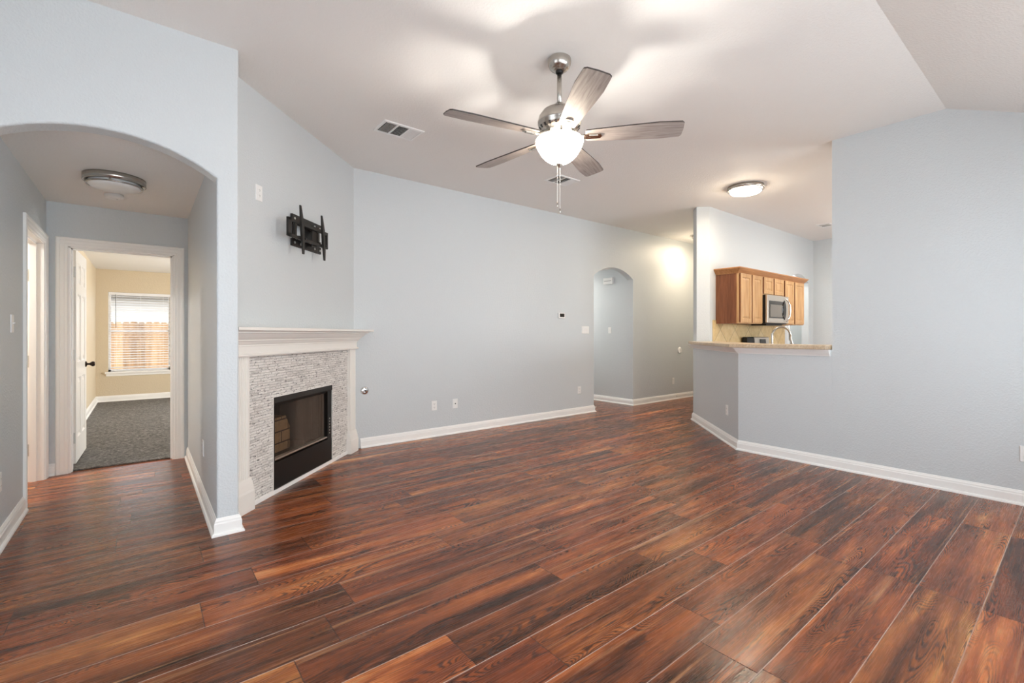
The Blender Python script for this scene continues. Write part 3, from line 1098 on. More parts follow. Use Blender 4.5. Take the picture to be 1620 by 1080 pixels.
# folded arms between plate and front carriage
for zz in (0.050, 0.168):
    MB().box(X0 + 0.02, X0 + 0.30, -0.070, -0.048, zz, zz + 0.034).box(X0 + 0.28, X0 + 0.32, -0.095, -0.020, zz, zz + 0.034)\
        .build('swing_arm', M['mount'], tv, 0.003)
MB().box(-0.06, 0.02, -0.100, -0.086, 0.020, 0.200).build('pivot_plate', M['mount'], tv, 0.003)
# front carriage: two rails and closed ends
FXa, FXb = 3.425 - 3.033 - 0.84, 4.042 - 3.033 - 0.84
MB().box(FXa, FXb, -0.122, -0.104, 0.034, 0.060).box(FXa, FXb, -0.122, -0.104, 0.158, 0.184)\
    .box(FXa, FXa + 0.045, -0.122, -0.104, 0.034, 0.184).box(FXb - 0.022, FXb, -0.122, -0.104, 0.034, 0.184)\
    .box(FXa + 0.10, FXa + 0.125, -0.118, -0.106, 0.05, 0.17).build('front_carriage', M['mount'], tv, 0.002)
MB().box(FXb - 0.085, FXb - 0.065, -0.121, -0.105, 0.05, 0.17).build('carriage_bar', M['mount'], tv)
for xx in (3.600 - 3.033 - 0.84, 3.938 - 3.033 - 0.84):
    # tapered upright, leaning out at its foot
    ring = lambda z, w, y0, d: [(xx - w, y0, z), (xx + w, y0, z), (xx + w, y0 - d, z), (xx - w, y0 - d, z)]
    mb = MB().rings([ring(-0.085, 0.010, -0.138, 0.010), ring(0.040, 0.017, -0.129, 0.018), ring(0.115, 0.018, -0.124, 0.019),
                     ring(0.190, 0.017, -0.120, 0.018), ring(0.318, 0.009, -0.112, 0.010)])
    br = mb.build('vertical_bracket', M['mount'], tv)
    MB().lathe([(0.012, xx + 0.016), (0.012, xx + 0.032), (0.0, xx + 0.032)], (0, -0.140, 0.045), 12, 'x').build('bracket_knob', M['black'], br)


# ------------------------------------------------------------------ outlets and switches
def make_plate(w, h, kind):
    """parts in a local frame: plate in the xz plane, front is -y"""
    mb = MB()
    mb.rings([[(-w / 2 + i, -d, -h / 2 + i), (w / 2 - i, -d, -h / 2 + i), (w / 2 - i, -d, h / 2 - i), (-w / 2 + i, -d, h / 2 - i)]
              for i, d in [(0, 0), (0, 0.0035), (0.003, 0.006)]])
    yield 'cover_plate', mb, 'plastic'
    if kind == 'outlet':
        for zc in (-0.0205, 0.0205):
            m2 = MB()
            m2.rings([[(0.0165 * cos(a) * k, -d, zc + 0.0145 * sin(a) * k) for a in [2 * pi * q / 16 for q in range(16)]]
                      for k, d in [(1, 0.005), (1, 0.0075), (0.93, 0.008)]])
            nf = len(m2.f)
            m3 = m2
            m3.box(-0.0075, -0.0052, -0.0084, -0.0078, zc - 0.003, zc + 0.006).box(0.0052, 0.0075, -0.0084, -0.0078, zc - 0.003, zc + 0.006)
            m3.box(-0.002, 0.002, -0.0084, -0.0078, zc - 0.010, zc - 0.006)
            m3.dark_from = nf
            yield 'receptacle', m3, 'plastic'
    elif kind == 'switch':
        m2 = MB().box(-0.005, 0.005, -0.0075, -0.005, -0.012, 0.012).yz([(-0.007, -0.004), (-0.018, 0.004), (-0.018, 0.009), (-0.007, 0.006)], -0.0038, 0.0038)
        yield 'toggle', m2, 'plastic'
    elif kind == 'triple':
        for xc in (-0.046, 0, 0.046):
            yield 'rocker', MB().yz([(-0.006, -0.033), (-0.0075, -0.033), (-0.0105, 0.033), (-0.006, 0.033)], xc - 0.0165, xc + 0.0165), 'plastic'
    elif kind == 'coax':
        yield 'jack', MB().lathe([(0.0065, -0.006), (0.0065, -0.014), (0.0, -0.014)], (0, 0, 0), 10, 'y'), 'socket'


_proto = {}


def plate(kind, name, label, cat, loc, rotz, w=0.072, h=0.116, group=None):
    key = (kind, w, h)
    if key not in _proto:
        t = thing(name, label, cat, loc, rotz, group)
        for nm, m, mt in make_plate(w, h, kind):
            po = m.build(nm, M[mt], t)
            if getattr(m, 'dark_from', None):
                po.data.materials.append(M['socket'])
                for pl in list(po.data.polygons)[m.dark_from:]:
                    pl.material_index = 1
        _proto[key] = t
        return t
    t = copy_tree(_proto[key], loc, rotz, label, group)
    t.name = name
    t['category'] = cat
    return t


OG = 'white wall outlets'
plate('outlet', 'wall_outlet', 'white outlet on the long wall, low down and nearest the fireplace', 'outlet', (2.788, YM, 0.378), 0, group=OG)
plate('outlet', 'wall_outlet', 'white outlet low on the long wall just left of the arched passage', 'outlet', (5.352, YM, 0.372), 0, group=OG)
plate('outlet', 'wall_outlet', 'white outlet low on the wall below the round plate, left of the bar', 'outlet', (7.955, YM, 0.352), 0, group=OG)
plate('outlet', 'wall_outlet', 'white outlet high on the fireplace wall, up left of the television bracket', 'outlet', fpt(0.21, 0, 2.311), FR, group=OG)
plate('outlet', 'wall_outlet', 'white outlet on the diagonal blue-grey wall under the bar', 'outlet', (5.288, 2.638, 0.372), radians(-135), group=OG)
plate('outlet', 'wall_outlet', 'white outlet cut by the right edge, low on the right wall', 'outlet', (XR, 0.300, 0.376), radians(-90), group=OG)
plate('outlet', 'wall_outlet', 'white outlet low on the right side of the hall, inside the arch', 'outlet', (HR, 4.20, 0.392), radians(-90), group=OG)
plate('outlet', 'wall_outlet', 'white outlet cut by the left edge, low on the left hall wall', 'outlet', (HL, 4.02, 0.376), radians(90), group=OG)
plate('outlet', 'wall_outlet', 'small outlet low on the tan bedroom wall behind the open door', 'outlet', (-0.655, 9.15, 0.37), radians(90), group=OG)
plate('coax', 'cable_jack', 'white cable jack plate on the long wall, right of the nearest outlet', 'wall jack', (3.085, YM, 0.376), 0)
plate('switch', 'light_switch', 'single white toggle switch on the left hall wall before the side door', 'switch', (HL, 4.355, 1.321), radians(90), group='toggle switches')
plate('switch', 'light_switch', 'single white toggle switch inside the arched passage on its right wall', 'switch', (AX1, 5.535, 1.32), radians(-90), group='toggle switches')
plate('triple', 'light_switch', 'wide white three-rocker switch plate left of the arched passage', 'switch', (5.490, YM, 1.315), 0, 0.168, 0.116)

th = thing('thermostat', 'small white thermostat with dark screen on the long wall', 'thermostat', (4.952, YM, 1.530))
MB().box(-0.066, 0.066, -0.024, 0, -0.041, 0.041).build('body', M['plastic'], th, 0.006)
MB().box(-0.046, 0.050, -0.0255, -0.0235, -0.022, 0.030).build('screen', M['screen_grey'], th)
dc = thing('round_wall_plate', 'white round cover plate on the wall just left of the bar', 'wall plate', (8.178, YM, 0.932))
MB().lathe([(0.064, 0), (0.064, -0.008), (0.054, -0.018), (0.03, -0.021), (0.0, -0.021)], (0, 0, 0), 28, 'y').build('cover', M['plastic'], dc)
MB().lathe([(0.006, -0.020), (0.006, -0.023), (0.0, -0.023)], (0, 0, 0), 10, 'y').build('screw', M['hinge'], dc)
ch = thing('door_chime', 'white rectangular door chime box high inside the arched passage', 'chime', (AX1, 5.548, 2.222), radians(-90))
MB().box(-0.105, 0.105, -0.05, 0, -0.058, 0.058).build('cover', M['plastic'], ch, 0.006)
MB().box(-0.085, 0.085, -0.052, -0.050, -0.003, 0.003).build('groove', M['socket'], ch)


def door_stop(label, loc, rotz):
    t = thing('door_stop', label, 'door stop', loc, rotz)
    mb = MB()
    path = [(0.004 * cos(a * 0.9), -0.006 - a * 0.0011, 0.004 * sin(a * 0.9)) for a in range(56)]
    mb.tube(path, 0.0013, 5)
    mb.lathe([(0.008, 0.0), (0.008, -0.007), (0.0, -0.007)], (0, 0, 0), 10, 'y')
    mb.build('spring', M['hinge'], t)
    MB().lathe([(0.006, -0.066), (0.0065, -0.080), (0.0, -0.081)], (0, 0, 0), 10, 'y').build('rubber_tip', M['plastic'], t)
    return t


door_stop('spring door stop on the baseboard at the left edge of the passage arch', (AX0 + 0.014, YM + 0.035, 0.062), radians(90))
door_stop('spring door stop on the baseboard beneath the round white plate', (8.05, YM - 0.015, 0.055), 0)

# ------------------------------------------------------------------ ceiling fan
FC = (2.144, 2.188)
fan = thing('ceiling_fan', 'five-blade ceiling fan with grey wood blades and lit frosted bowl', 'ceiling fan', (FC[0], FC[1], H))
zf = lambda z: z - H
MB().lathe([(0.070, 0.0), (0.076, -0.006), (0.078, -0.022), (0.075, -0.040), (0.067, -0.058), (0.054, -0.072), (0.046, -0.075), (0.044, -0.079), (0.030, -0.084), (0.0, -0.084)], (0, 0, 0), 36)\
    .build('canopy', M['nickel'], fan)
MB().lathe([(0.024, -0.080), (0.026, -0.088), (0.022, -0.098), (0.0155, -0.101)], (0, 0, 0), 24).build('hanger_ball', M['black'], fan)
MB().lathe([(0.0155, -0.08), (0.0155, zf(2.735))], (0, 0, 0), 20).build('downrod', M['nickel'], fan)
mh = MB().lathe([(0.028, zf(2.765)), (0.030, zf(2.745)), (0.075, zf(2.735)), (0.112, zf(2.712)), (0.134, zf(2.680)), (0.142, zf(2.645)), (0.142, zf(2.632)), (0.138, zf(2.628)),
                 (0.136, zf(2.612)), (0.118, zf(2.590)), (0.098, zf(2.580)), (0.095, zf(2.562)), (0.0, zf(2.562))], (0, 0, 0), 48).build('motor_housing', M['nickel'], fan)
for k in range(20):
    a = 2 * pi * k / 20
    c, s_ = cos(a), sin(a)
    f = lambda x, y, z: (c * x - s_ * y, s_ * x + c * y, z - 0.001)
    mb = MB()
    mb.add([f(0.1225, -0.006, zf(2.5925)), f(0.1225, 0.006, zf(2.5925)), f(0.1362, 0.006, zf(2.6085)), f(0.1362, -0.006, zf(2.6085)),
            f(0.1205, -0.006, zf(2.5945)), f(0.1205, 0.006, zf(2.5945)), f(0.1342, 0.006, zf(2.6105)), f(0.1342, -0.006, zf(2.6105))],
           [(0, 1, 2, 3), (4, 7, 6, 5), (0, 4, 5, 1), (1, 5, 6, 2), (2, 6, 7, 3), (3, 7, 4, 0)])
    mb.build('cooling_slot', M['black'], mh)
ZB = 2.548
BASE_ANG = radians(24.0)
PITCH = radians(-12)
for k in range(5):
    a = BASE_ANG + 2 * pi * k / 5
    # blade outline in local x (radial) / y (chord)
    top, bot = [], []
    r0, r1 = 0.175, 0.775
    n = 16
    outl = []
    for i in range(n + 1):
        t = i / n
        w = 0.052 + 0.030 * min(1, t / 0.75) ** 0.8 - (0.008 * max(0, (t - 0.75) / 0.25))
        outl.append((r0 + (r1 - r0) * t, w))
    up = [(x, w) for x, w in outl]
    tipx = r1
    up[-1] = (tipx - 0.012, up[-1][1])
    lo = [(x, -w) for x, w in outl][::-1]
    lo[0] = (tipx - 0.012, lo[0][1])
    poly = up + [(tipx, up[-1][1] - 0.014), (tipx + 0.004, 0), (tipx, lo[0][1] + 0.014)] + lo + [(r0 - 0.006, -0.03), (r0 - 0.006, 0.03)]
    mb = MB()

    def tr(x, y, z):
        yy, zz = y * cos(PITCH) - z * sin(PITCH), y * sin(PITCH) + z * cos(PITCH)
        return (x, yy, zz + zf(ZB))
    mb.prism(poly, lambda x, y: tr(x, y, -0.004), lambda x, y: tr(x, y, 0.004))
    bld = mb.build('blade', M['blade'], fan)
    bld.rotation_euler = (0, 0, a)
    bld.data.materials.append(M['blade_edge'])
    for pl in list(bld.data.polygons)[2:]:
        pl.material_index = 1
    ir = MB()
    ir.prism([(0.085, -0.016), (0.15, -0.014), (0.18, -0.026), (0.265, -0.022), (0.275, 0), (0.265, 0.022), (0.18, 0.026), (0.15, 0.014), (0.085, 0.016)],
             lambda x, y: tr(x, y, -0.013), lambda x, y: tr(x, y, -0.0045))
    ir.prism([(0.195, -0.016), (0.25, -0.013), (0.25, 0.013), (0.195, 0.016)], lambda x, y: tr(x, y, -0.018), lambda x, y: tr(x, y, -0.012))
    ir.tube([(0.085, 0, zf(2.573)), (0.115, 0, zf(2.560)), (0.15, 0, zf(ZB) - 0.006)], [0.014, 0.012, 0.010], 10)
    ir.build('blade_iron', M['nickel'], bld)
# light kit
lk = MB().lathe([(0.060, zf(2.562)), (0.085, zf(2.556)), (0.085, zf(2.542)), (0.05, zf(2.535)), (0.012, zf(2.53)), (0.012, zf(2.372)), (0.0, zf(2.372))], (0, 0, 0), 32).build('light_fitter', M['nickel'], fan)
pr = [(0.150, 2.530), (0.156, 2.520), (0.156, 2.508), (0.150, 2.490), (0.137, 2.462), (0.118, 2.432), (0.095, 2.406), (0.066, 2.386), (0.030, 2.374), (0.008, 2.372)]
pin = [(r - 0.006 if r > 0.02 else r, z + 0.004) for r, z in pr]
bw = MB()
full = pr + pin[::-1]
bw.lathe([(r, zf(z)) for r, z in full] + [(pr[0][0], zf(pr[0][1]))], (0, 0, 0), 48, cap=False)
bwo = bw.build('glass_bowl', M['bowl'], fan)
bwo['label'] = 'glowing frosted glass bowl'
bwo.data.materials.append(M['diffuser'])
nseg = 48
for i, pl in enumerate(bwo.data.polygons):
    if i // nseg >= len(pr) - 1:
        pl.material_index = 1
MB().lathe([(0.0, zf(2.378)), (0.022, zf(2.374)), (0.022, zf(2.366)), (0.014, zf(2.360)), (0.012, zf(2.352)), (0.006, zf(2.346)), (0.0, zf(2.345))], (0, 0, 0), 20).build('finial', M['nickel'], fan)
for dx, dy, z1, zt_ in ((-0.010, 0.008, 2.085, 2.352), (0.0, -0.006, 2.045, 2.346)):
    c = MB()
    zz = zt_
    c.tube([(dx, dy, zf(zt_)), (dx, dy, zf(z1 + 0.03))], 0.0012, 6)
    zq = zt_
    while zq > z1 + 0.035:
        c.lathe([(0.0, 0.0018), (0.0018, 0), (0.0, -0.0018)], (dx, dy, zf(zq)), 6)
        zq -= 0.006
    co = c.build('pull_chain', M['plastic'], fan)
    MB().lathe([(0.0, zf(z1 + 0.035)), (0.0035, zf(z1 + 0.03)), (0.0045, zf(z1 + 0.004)), (0.0, zf(z1))], (dx, dy, 0), 10).build('chain_fob', M['nickel'], co)
for k in range(2):
    a = radians(-10 + 180 * k)
    point_light('fan_bulb', (FC[0] + 0.034 * cos(a), FC[1] + 0.034 * sin(a), 2.468), 18, (1.0, 0.95, 0.88), 0.012)


# ------------------------------------------------------------------ ceiling vents
def vent(label, cx, cy, w, h, three=True):
    """faced downwards; x width, y depth"""
    t = thing('ceiling_vent', label, 'vent', (cx, cy, H), 0, 'white ceiling air registers')
    b = 0.028
    f = MB()
    f.rings([[(-w / 2 + i, -h / 2 + i, -d), (w / 2 - i, -h / 2 + i, -d), (w / 2 - i, h / 2 - i, -d), (-w / 2 + i, h / 2 - i, -d)] for i, d in [(0, 0), (0.004, 0.007), (b - 0.004, 0.009), (b, 0.003)]], cap=False)
    f.build('frame', M['plastic'], t)
    MB().box(-w / 2 + b, w / 2 - b, -h / 2 + b, h / 2 - b, -0.0015, -0.0005).build('duct_opening', M['slate'], t)
    n3 = 3
    ww = (w - 2 * b) / n3
    for i in range(n3):
        x0 = -w / 2 + b + i * ww
        lv = MB()
        if i:
            lv.box(x0 - 0.005, x0 + 0.005, -h / 2 + b, h / 2 - b, -0.010, -0.001)
        k = 9
        for j in range(k):
            if i == 1:
                yy = -h / 2 + b + (h - 2 * b) * (j + 0.5) / k
                lv.prism([(yy - 0.006, -0.0095), (yy - 0.0045, -0.0095), (yy + 0.006, -0.002), (yy + 0.0045, -0.002)],
                         lambda y, z: (x0 + 0.005, y, z), lambda y, z: (x0 + ww - 0.005, y, z))
            else:
                s = -1 if i == 2 else 1
                xx = x0 + 0.006 + (ww - 0.012) * (j + 0.5) / k
                lv.prism([(xx - s * 0.0055, -0.0095), (xx - s * 0.004, -0.0095), (xx + s * 0.0055, -0.002), (xx + s * 0.004, -0.002)],
                         lambda x, z: (x, -h / 2 + b, z), lambda x, z: (x, h / 2 - b, z))
        lv.build('louver_bank', M['plastic'], t)
    return t


vent('white three-bank air register on the ceiling left of the fan', 1.785, 3.850, 0.375, 0.26)
vent('white air register on the ceiling directly behind the fan pull chains', 3.868, 3.898, 0.345, 0.26)
vent('white air register on the kitchen ceiling beside the right wall edge', 8.92, 2.77, 0.34, 0.20)


# ------------------------------------------------------------------ flush ceiling lights
def flush_light(label, cx, cy, zc, r, lit, power, tint=WARM):
    t = thing('ceiling_light', label, 'ceiling light', (cx, cy, zc), 0, 'round flush ceiling lights')
    MB().lathe([(r, 0), (r, -0.046), (r - 0.014, -0.048), (r - 0.014, -0.036), (0.0, -0.036)], (0, 0, 0), 48).build('nickel_band', M['nickel'], t)
    MB().lathe([(r - 0.030, -0.040), (r - 0.030, -0.068), (r - 0.042, -0.079), (r * 0.6, -0.088), (0.0, -0.092)], (0, 0, 0), 48)\
        .build('diffuser', M['lit_warm'] if lit else M['diffuser'], t)
    MB().lathe([(r - 0.029, -0.060), (r - 0.018, -0.060), (r - 0.018, -0.069), (r - 0.029, -0.069), (r - 0.029, -0.060)], (0, 0, 0), 48, cap=False).build('lower_ring', M['nickel'], t)
    for k in range(3):
        a = 2 * pi * k / 3 + 0.4
        MB().box(-0.006, 0.006, -0.003, 0.003, -0.066, -0.040).build('ring_post', M['nickel'], t, 0, None, ((r - 0.020) * cos(a), (r - 0.020) * sin(a), 0), a + pi / 2)
    if power:
        d = bpy.data.lights.new('lamp_glow', 'AREA')
        d.shape = 'DISK'
        d.size = r * 1.5
        d.energy = power * 0.7
        d.color = tint
        point_light('lamp_glow', (cx, cy, zc - 0.19), power * 0.3, tint, 0.08)
        lo = bpy.data.objects.new('lamp_glow', d)
        COL.objects.link(lo)
        lo.location = (cx, cy, zc - 0.095)
    return t


flush_light('lit round flush light on the kitchen ceiling above the bar', 5.79, 2.66, H, 0.205, True, 23)
flush_light('unlit nickel-banded round light on the low hall ceiling inside the arch', -0.160, 4.575, HC, 0.185, False, 0)
flush_light('lit flush light on the entry ceiling, mostly hidden behind the column', 8.03, 4.47, H, 0.17, True, 25, (1.0, 0.80, 0.57))
sd = thing('smoke_detector', 'small white round smoke detector behind the hall ceiling light', 'smoke detector', (-0.186, 5.14, HC))
MB().lathe([(0.064, 0), (0.066, -0.012), (0.060, -0.030), (0.048, -0.036), (0.0, -0.037)], (0, 0, 0), 28).build('cover', M['plastic'], sd)
MB().lathe([(0.004, -0.036), (0.004, -0.039), (0, -0.039)], (0.02, 0, 0), 8).build('test_button', M['hinge'], sd)
flush_light('added unseen fill light on the ceiling deep inside the arched passage', 6.2, 6.75, 2.44, 0.16, True, 24, (1.0, 0.97, 0.93))  # unseen lamp added as fill for the passage and bar side
flush_light('added unseen fill light on the ceiling farther back over the kitchen', 8.3, 1.7, H, 0.205, True, 46, (1.0, 0.93, 0.83))  # second kitchen lamp, out of view, added to brighten the kitchen wall
flush_light('added unseen fill light on the ceiling beyond the kitchen arch', 9.8, 4.1, H, 0.17, True, 45, (1.0, 0.97, 0.93))  # unseen lamp added so the room past the arch is not dark
# side room's own ceiling lamp
flush_light('lit round ceiling light in the side room left of the hall', -1.6, 5.2, 2.43, 0.16, True, 38, (1.0, 0.97, 0.93))

# ------------------------------------------------------------------ bar counter and its crown trim
CT0, CT1 = 1.108, 1.147
cd = 2.65 - 0.155 * 1.0              # x - y of the front edge on the diagonal
XF = XR - 0.10
cdv = 2.495
mb = MB()
ib = 0.10 + KT
mb.plan([(XF, YO + 0.02), (XF, XF - cdv), (6.10, 6.10 - cdv), (6.165, 3.520), (6.30, 3.385), (6.40, 3.30), (5.42, 2.28), (5.36, 2.16), (5.36, YO + 0.004), (XR + 0.02, YO + 0.004), (XR - 0.004, YO + 0.02)], CT0, CT1)
bar = mb.build('bar_countertop', M['laminate'], None, 0.006)
tag(bar, 'beige speckled breakfast bar top on the blue-grey half wall', 'countertop')
# white crown under the bar top, room side
TP = [(0.0, 1.044), (0.012, 1.044), (0.014, 1.052), (0.022, 1.058), (0.040, 1.078), (0.052, 1.096), (0.060, 1.098), (0.060, 1.1065), (0.0, 1.1065)]
S(MB().sweep([(XR + 0.0, YO + 0.015), (XR, KC[1]), KE, (KE[0] + 0.05, KE[1] - 0.05)], TP), 'trim_6', M['trim'])

# ------------------------------------------------------------------ kitchen
CYF = KY - 0.32
CZ0, CZ1 = 1.40, 2.125


def raised_door(x0, x1, z0, z1, y):
    return MB().panel(x0, x1, z0, z1, y, [(0.0, 0.018), (0.003, 0.020), (0.052, 0.020), (0.058, 0.012), (0.066, 0.012), (0.088, 0.019)])


def cabinet(name, label, x0, x1, z0, z1, doors):
    t = thing(name, label, 'cabinet', (0, 0, 0), 0, 'oak wall cabinets in the kitchen')
    t.location = ((x0 + x1) / 2, KY, z0)
    ox, oy, oz = t.location
    m = MB()
    # carcass with a face frame
    m.box(x0 - ox, x1 - ox, CYF + 0.02 - oy, -0.001, 0, z1 - z0)
    m.build('carcass', M['veneer_shade'], t)
    fr = MB()
    w = 0.034
    fr.box(x0 - ox, x0 + w - ox, CYF - oy, CYF + 0.02 - oy, 0, z1 - z0).box(x1 - w - ox, x1 - ox, CYF - oy, CYF + 0.02 - oy, 0, z1 - z0)
    fr.box(x0 + w - ox, x1 - w - ox, CYF - oy, CYF + 0.02 - oy, 0, 0.03).box(x0 + w - ox, x1 - w - ox, CYF - oy, CYF + 0.02 - oy, z1 - z0 - 0.035, z1 - z0)
    xm = (x0 + x1) / 2
    fr.box(xm - 0.02 - ox, xm + 0.02 - ox, CYF - oy, CYF + 0.02 - oy, 0.03, z1 - z0 - 0.035)
    fr.build('face_frame', M['oak'], t)
    for d0, d1 in doors:
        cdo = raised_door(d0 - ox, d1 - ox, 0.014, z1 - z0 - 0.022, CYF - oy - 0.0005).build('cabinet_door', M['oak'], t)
        cdo.data.materials.append(M['veneer_shade'])  # shade on the door sides is painted with the darker wood
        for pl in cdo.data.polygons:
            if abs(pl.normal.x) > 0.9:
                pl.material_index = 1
    return t


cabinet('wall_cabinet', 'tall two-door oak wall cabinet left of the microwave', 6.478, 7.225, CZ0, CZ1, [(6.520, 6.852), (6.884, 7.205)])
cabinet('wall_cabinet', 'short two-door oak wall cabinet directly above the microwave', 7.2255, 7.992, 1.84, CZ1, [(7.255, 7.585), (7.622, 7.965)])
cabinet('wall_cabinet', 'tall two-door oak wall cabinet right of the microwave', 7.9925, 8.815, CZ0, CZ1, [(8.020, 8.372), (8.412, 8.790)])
cr = MB().sweep([(6.478, KY - 0.001), (6.478, CYF), (8.815, CYF), (8.815, KY - 0.001)][::-1], [(0, 2.100), (0.004, 2.100), (0.008, 2.112), (0.020, 2.124), (0.040, 2.145), (0.052, 2.162), (0.060, 2.166), (0.060, 2.182), (0, 2.182)])
cro = cr.build('cabinet_crown', M['oak_rail'])
tag(cro, 'oak crown moulding running along the tops of the kitchen cabinets', 'moulding')
S(MB().box(6.385, 8.872, KY - 0.008, KY - 0.0005, 0.92, 1.452), 'trim_7', M['backsplash'])

# microwave, hung under the short cabinet
mwx0, mwx1, mwz0, mwz1, mwf = 7.2265, 7.988, 1.405, 1.835, KY - 0.40
mw = thing('microwave', 'stainless over-range microwave with curved handle hung between oak cabinets', 'microwave', ((mwx0 + mwx1) / 2, KY, mwz0))
ox, oy, oz = mw.location
MB().box(mwx0 - ox, mwx1 - ox, mwf + 0.03 - oy, -0.010, 0, mwz1 - mwz0).build('body', M['black'], mw)
MB().box(mwx0 - ox, mwx1 - ox, mwf - oy, mwf + 0.03 - oy, 0.015, mwz1 - mwz0).build('front_panel', M['stainless'], mw, 0.005)
MB().box(mwx0 + 0.06 - ox, mwx0 + 0.56 - ox, mwf - 0.004 - oy, mwf + 0.001 - oy, 0.085, 0.345).build('door_glass', M['screen_grey'], mw)
MB().box(mwx0 + 0.085 - ox, mwx0 + 0.50 - ox, mwf - 0.006 - oy, mwf - 0.003 - oy, 0.105, 0.290).build('window', M['mwglass'], mw)
mb = MB()
pp = []
for i in range(17):
    a = -1.0 + 2.0 * i / 16
    pp.append((mwx0 + 0.595 - 0.10 * (1 - a * a) - ox, 0.215 + 0.15 * a))
for i in range(17):
    a = 1.0 - 2.0 * i / 16
    pp.append((mwx0 + 0.60 + 0.055 * (1 - a * a) - ox, 0.215 + 0.15 * a))
mb.xz(pp, mwf - 0.008 - oy, mwf - 0.0005 - oy)
mb.build('control_panel', M['black_gloss'], mw)
mb = MB()
mb.tube([(mwx0 + 0.625 + 0.045 * (1 - a * a) - ox, mwf - 0.012 - 0.045 * (1 - a ** 4) - oy, 0.215 + 0.175 * a) for a in [-1 + 2 * i / 16 for i in range(17)]], 0.011, 10)
mb.build('handle', M['chrome'], mw)
MB().box(mwx0 + 0.10 - ox, mwx1 - 0.10 - ox, mwf + 0.06 - oy, mwf + 0.28 - oy, -0.022, 0).build('underside_hood', M['black'], mw)

# worktop, base cabinets and range
def base_cab(label, x0, x1):
    t = thing('base_cabinet', label, 'cabinet', ((x0 + x1) / 2, KY, 0), 0, 'oak base cabinets in the kitchen')
    ox = t.location.x
    MB().box(x0 - ox, x1 - ox, -0.60, -0.01, 0.10, 0.875).box(x0 - ox, x1 - ox, -0.54, -0.01, 0.0, 0.10).build('carcass', M['veneer_shade'], t)
    xm = (x0 + x1) / 2
    for a, b in ((x0 + 0.02, xm - 0.01), (xm + 0.01, x1 - 0.02)):
        raised_door(a - ox, b - ox, 0.14, 0.66, -0.602).build('cabinet_door', M['oak'], t)
        raised_door(a - ox, b - ox, 0.69, 0.86, -0.602).build('drawer', M['oak'], t)


base_cab('oak base cabinet left of the range, hidden behind the bar', 6.62, 7.215)
base_cab('oak base cabinet right of the range, hidden behind the bar', 7.995, 8.85)
wt = MB().box(6.60, 7.218, KY - 0.64, KY - 0.009, 0.876, 0.916).build('worktop', M['laminate'], None, 0.005)
tag(wt, 'beige kitchen worktop left of the range', 'countertop', 'kitchen worktops')
wt = MB().box(7.992, 8.87, KY - 0.64, KY - 0.009, 0.876, 0.916).build('worktop', M['laminate'], None, 0.005)
tag(wt, 'beige kitchen worktop right of the range', 'countertop', 'kitchen worktops')
rg = thing('kitchen_range', 'stainless kitchen range whose back panel shows above the bar', 'range', (7.605, KY - 0.03, 0))
MB().box(-0.38, 0.38, -0.64, -0.005, 0.02, 0.905).build('body', M['black'], rg)
MB().box(-0.38, 0.38, -0.64, -0.09, 0.905, 0.925).build('cooktop', M['black_gloss'], rg, 0.004)
MB().box(-0.375, 0.375, -0.665, -0.641, 0.20, 0.80).build('oven_door', M['stainless'], rg, 0.006)
MB().tube([(-0.33, -0.70, 0.76), (0.33, -0.70, 0.76)], 0.012).build('handle', M['stainless'], rg)
bgd = MB().yz([(-0.090, 0.905), (-0.070, 1.195), (-0.060, 1.205), (-0.006, 1.205), (-0.006, 0.905)], -0.375, 0.375).build('back_guard', M['black'], rg)
MB().yz([(-0.096, 0.955), (-0.0765, 1.195), (-0.0660, 1.203), (-0.060, 1.206), (-0.060, 0.955)], -0.14, 0.376).build('control_fascia', M['stainless'], bgd)
MB().yz([(-0.0945, 1.085), (-0.088, 1.170), (-0.075, 1.170), (-0.080, 1.085)], 0.04, 0.235).build('display', M['black_gloss'], bgd)
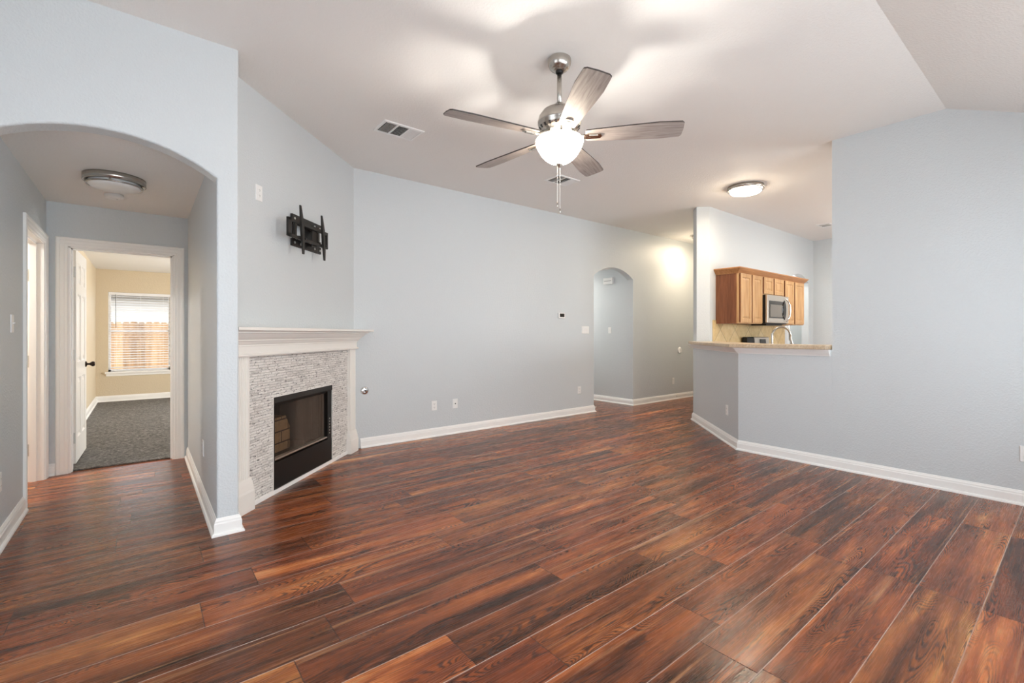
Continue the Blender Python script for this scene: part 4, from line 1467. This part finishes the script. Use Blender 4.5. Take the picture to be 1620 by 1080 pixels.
# sink run behind the bar with the tall faucet
sk = MB().box(5.245, 5.86, YREAR + 0.01, 1.95, 0.0, 0.875)
sko = sk.build('sink_cabinet', M['veneer_shade'])
tag(sko, 'oak sink cabinet behind the bar', 'cabinet')
wt = MB().plan([(5.215, YREAR + 0.01), (5.87, YREAR + 0.01), (5.87, 1.96), (6.44, 2.53), (6.42, 3.19), (5.48, 2.24), (5.215, 1.97)], 0.876, 0.916).build('worktop', M['laminate'], None, 0.005)
tag(wt, 'beige sink worktop behind the bar, below its top', 'countertop', 'kitchen worktops')
fa = thing('kitchen_faucet', 'tall gooseneck nickel faucet rising behind the bar top', 'faucet', (5.56, 2.26, 0.916), radians(-39))
MB().lathe([(0.028, 0), (0.028, 0.008), (0.018, 0.014), (0.015, 0.06), (0.012, 0.07), (0.0, 0.07)], (0, 0, 0), 20).build('base', M['nickel'], fa)
path = [(0, 0, 0.05), (0, 0, 0.20), (0, 0, 0.31)]
for i in range(1, 13):
    a = pi - i * (pi * 1.06) / 12
    path.append((0.105 + 0.105 * cos(a), 0, 0.31 + 0.105 * sin(a)))
path.append((0.222, 0, 0.235))
MB().tube(path, 0.0115, 12).build('gooseneck', M['nickel'], fa)
MB().tube([(0.221, 0, 0.238), (0.232, 0, 0.185)], [0.0135, 0.016], 12).build('spray_head', M['nickel'], fa)
MB().tube([(0, -0.015, 0.05), (0, -0.075, 0.075)], [0.008, 0.006], 10).build('lever', M['nickel'], fa)

# beyond the kitchen arch: a white refrigerator side and a cased doorway
fr = thing('refrigerator', 'white appliance with black handle glimpsed through the kitchen arch', 'refrigerator', (10.70, 4.23, 0), radians(-90))
MB().box(-0.36, 0.37, -0.29, 0.35, 0.02, 1.72).build('body', M['plastic'], fr, 0.01)
MB().box(-0.36, 0.37, -0.35, -0.296, 0.10, 1.72).build('front_door', M['plastic'], fr, 0.01)
MB().box(0.325, 0.355, -0.395, -0.352, 1.12, 1.28).build('handle', M['black'], fr, 0.008)
S(MB().box(11.07, 11.099, 3.92, 3.985, 0, 2.1), 'trim_8', M['trim'])
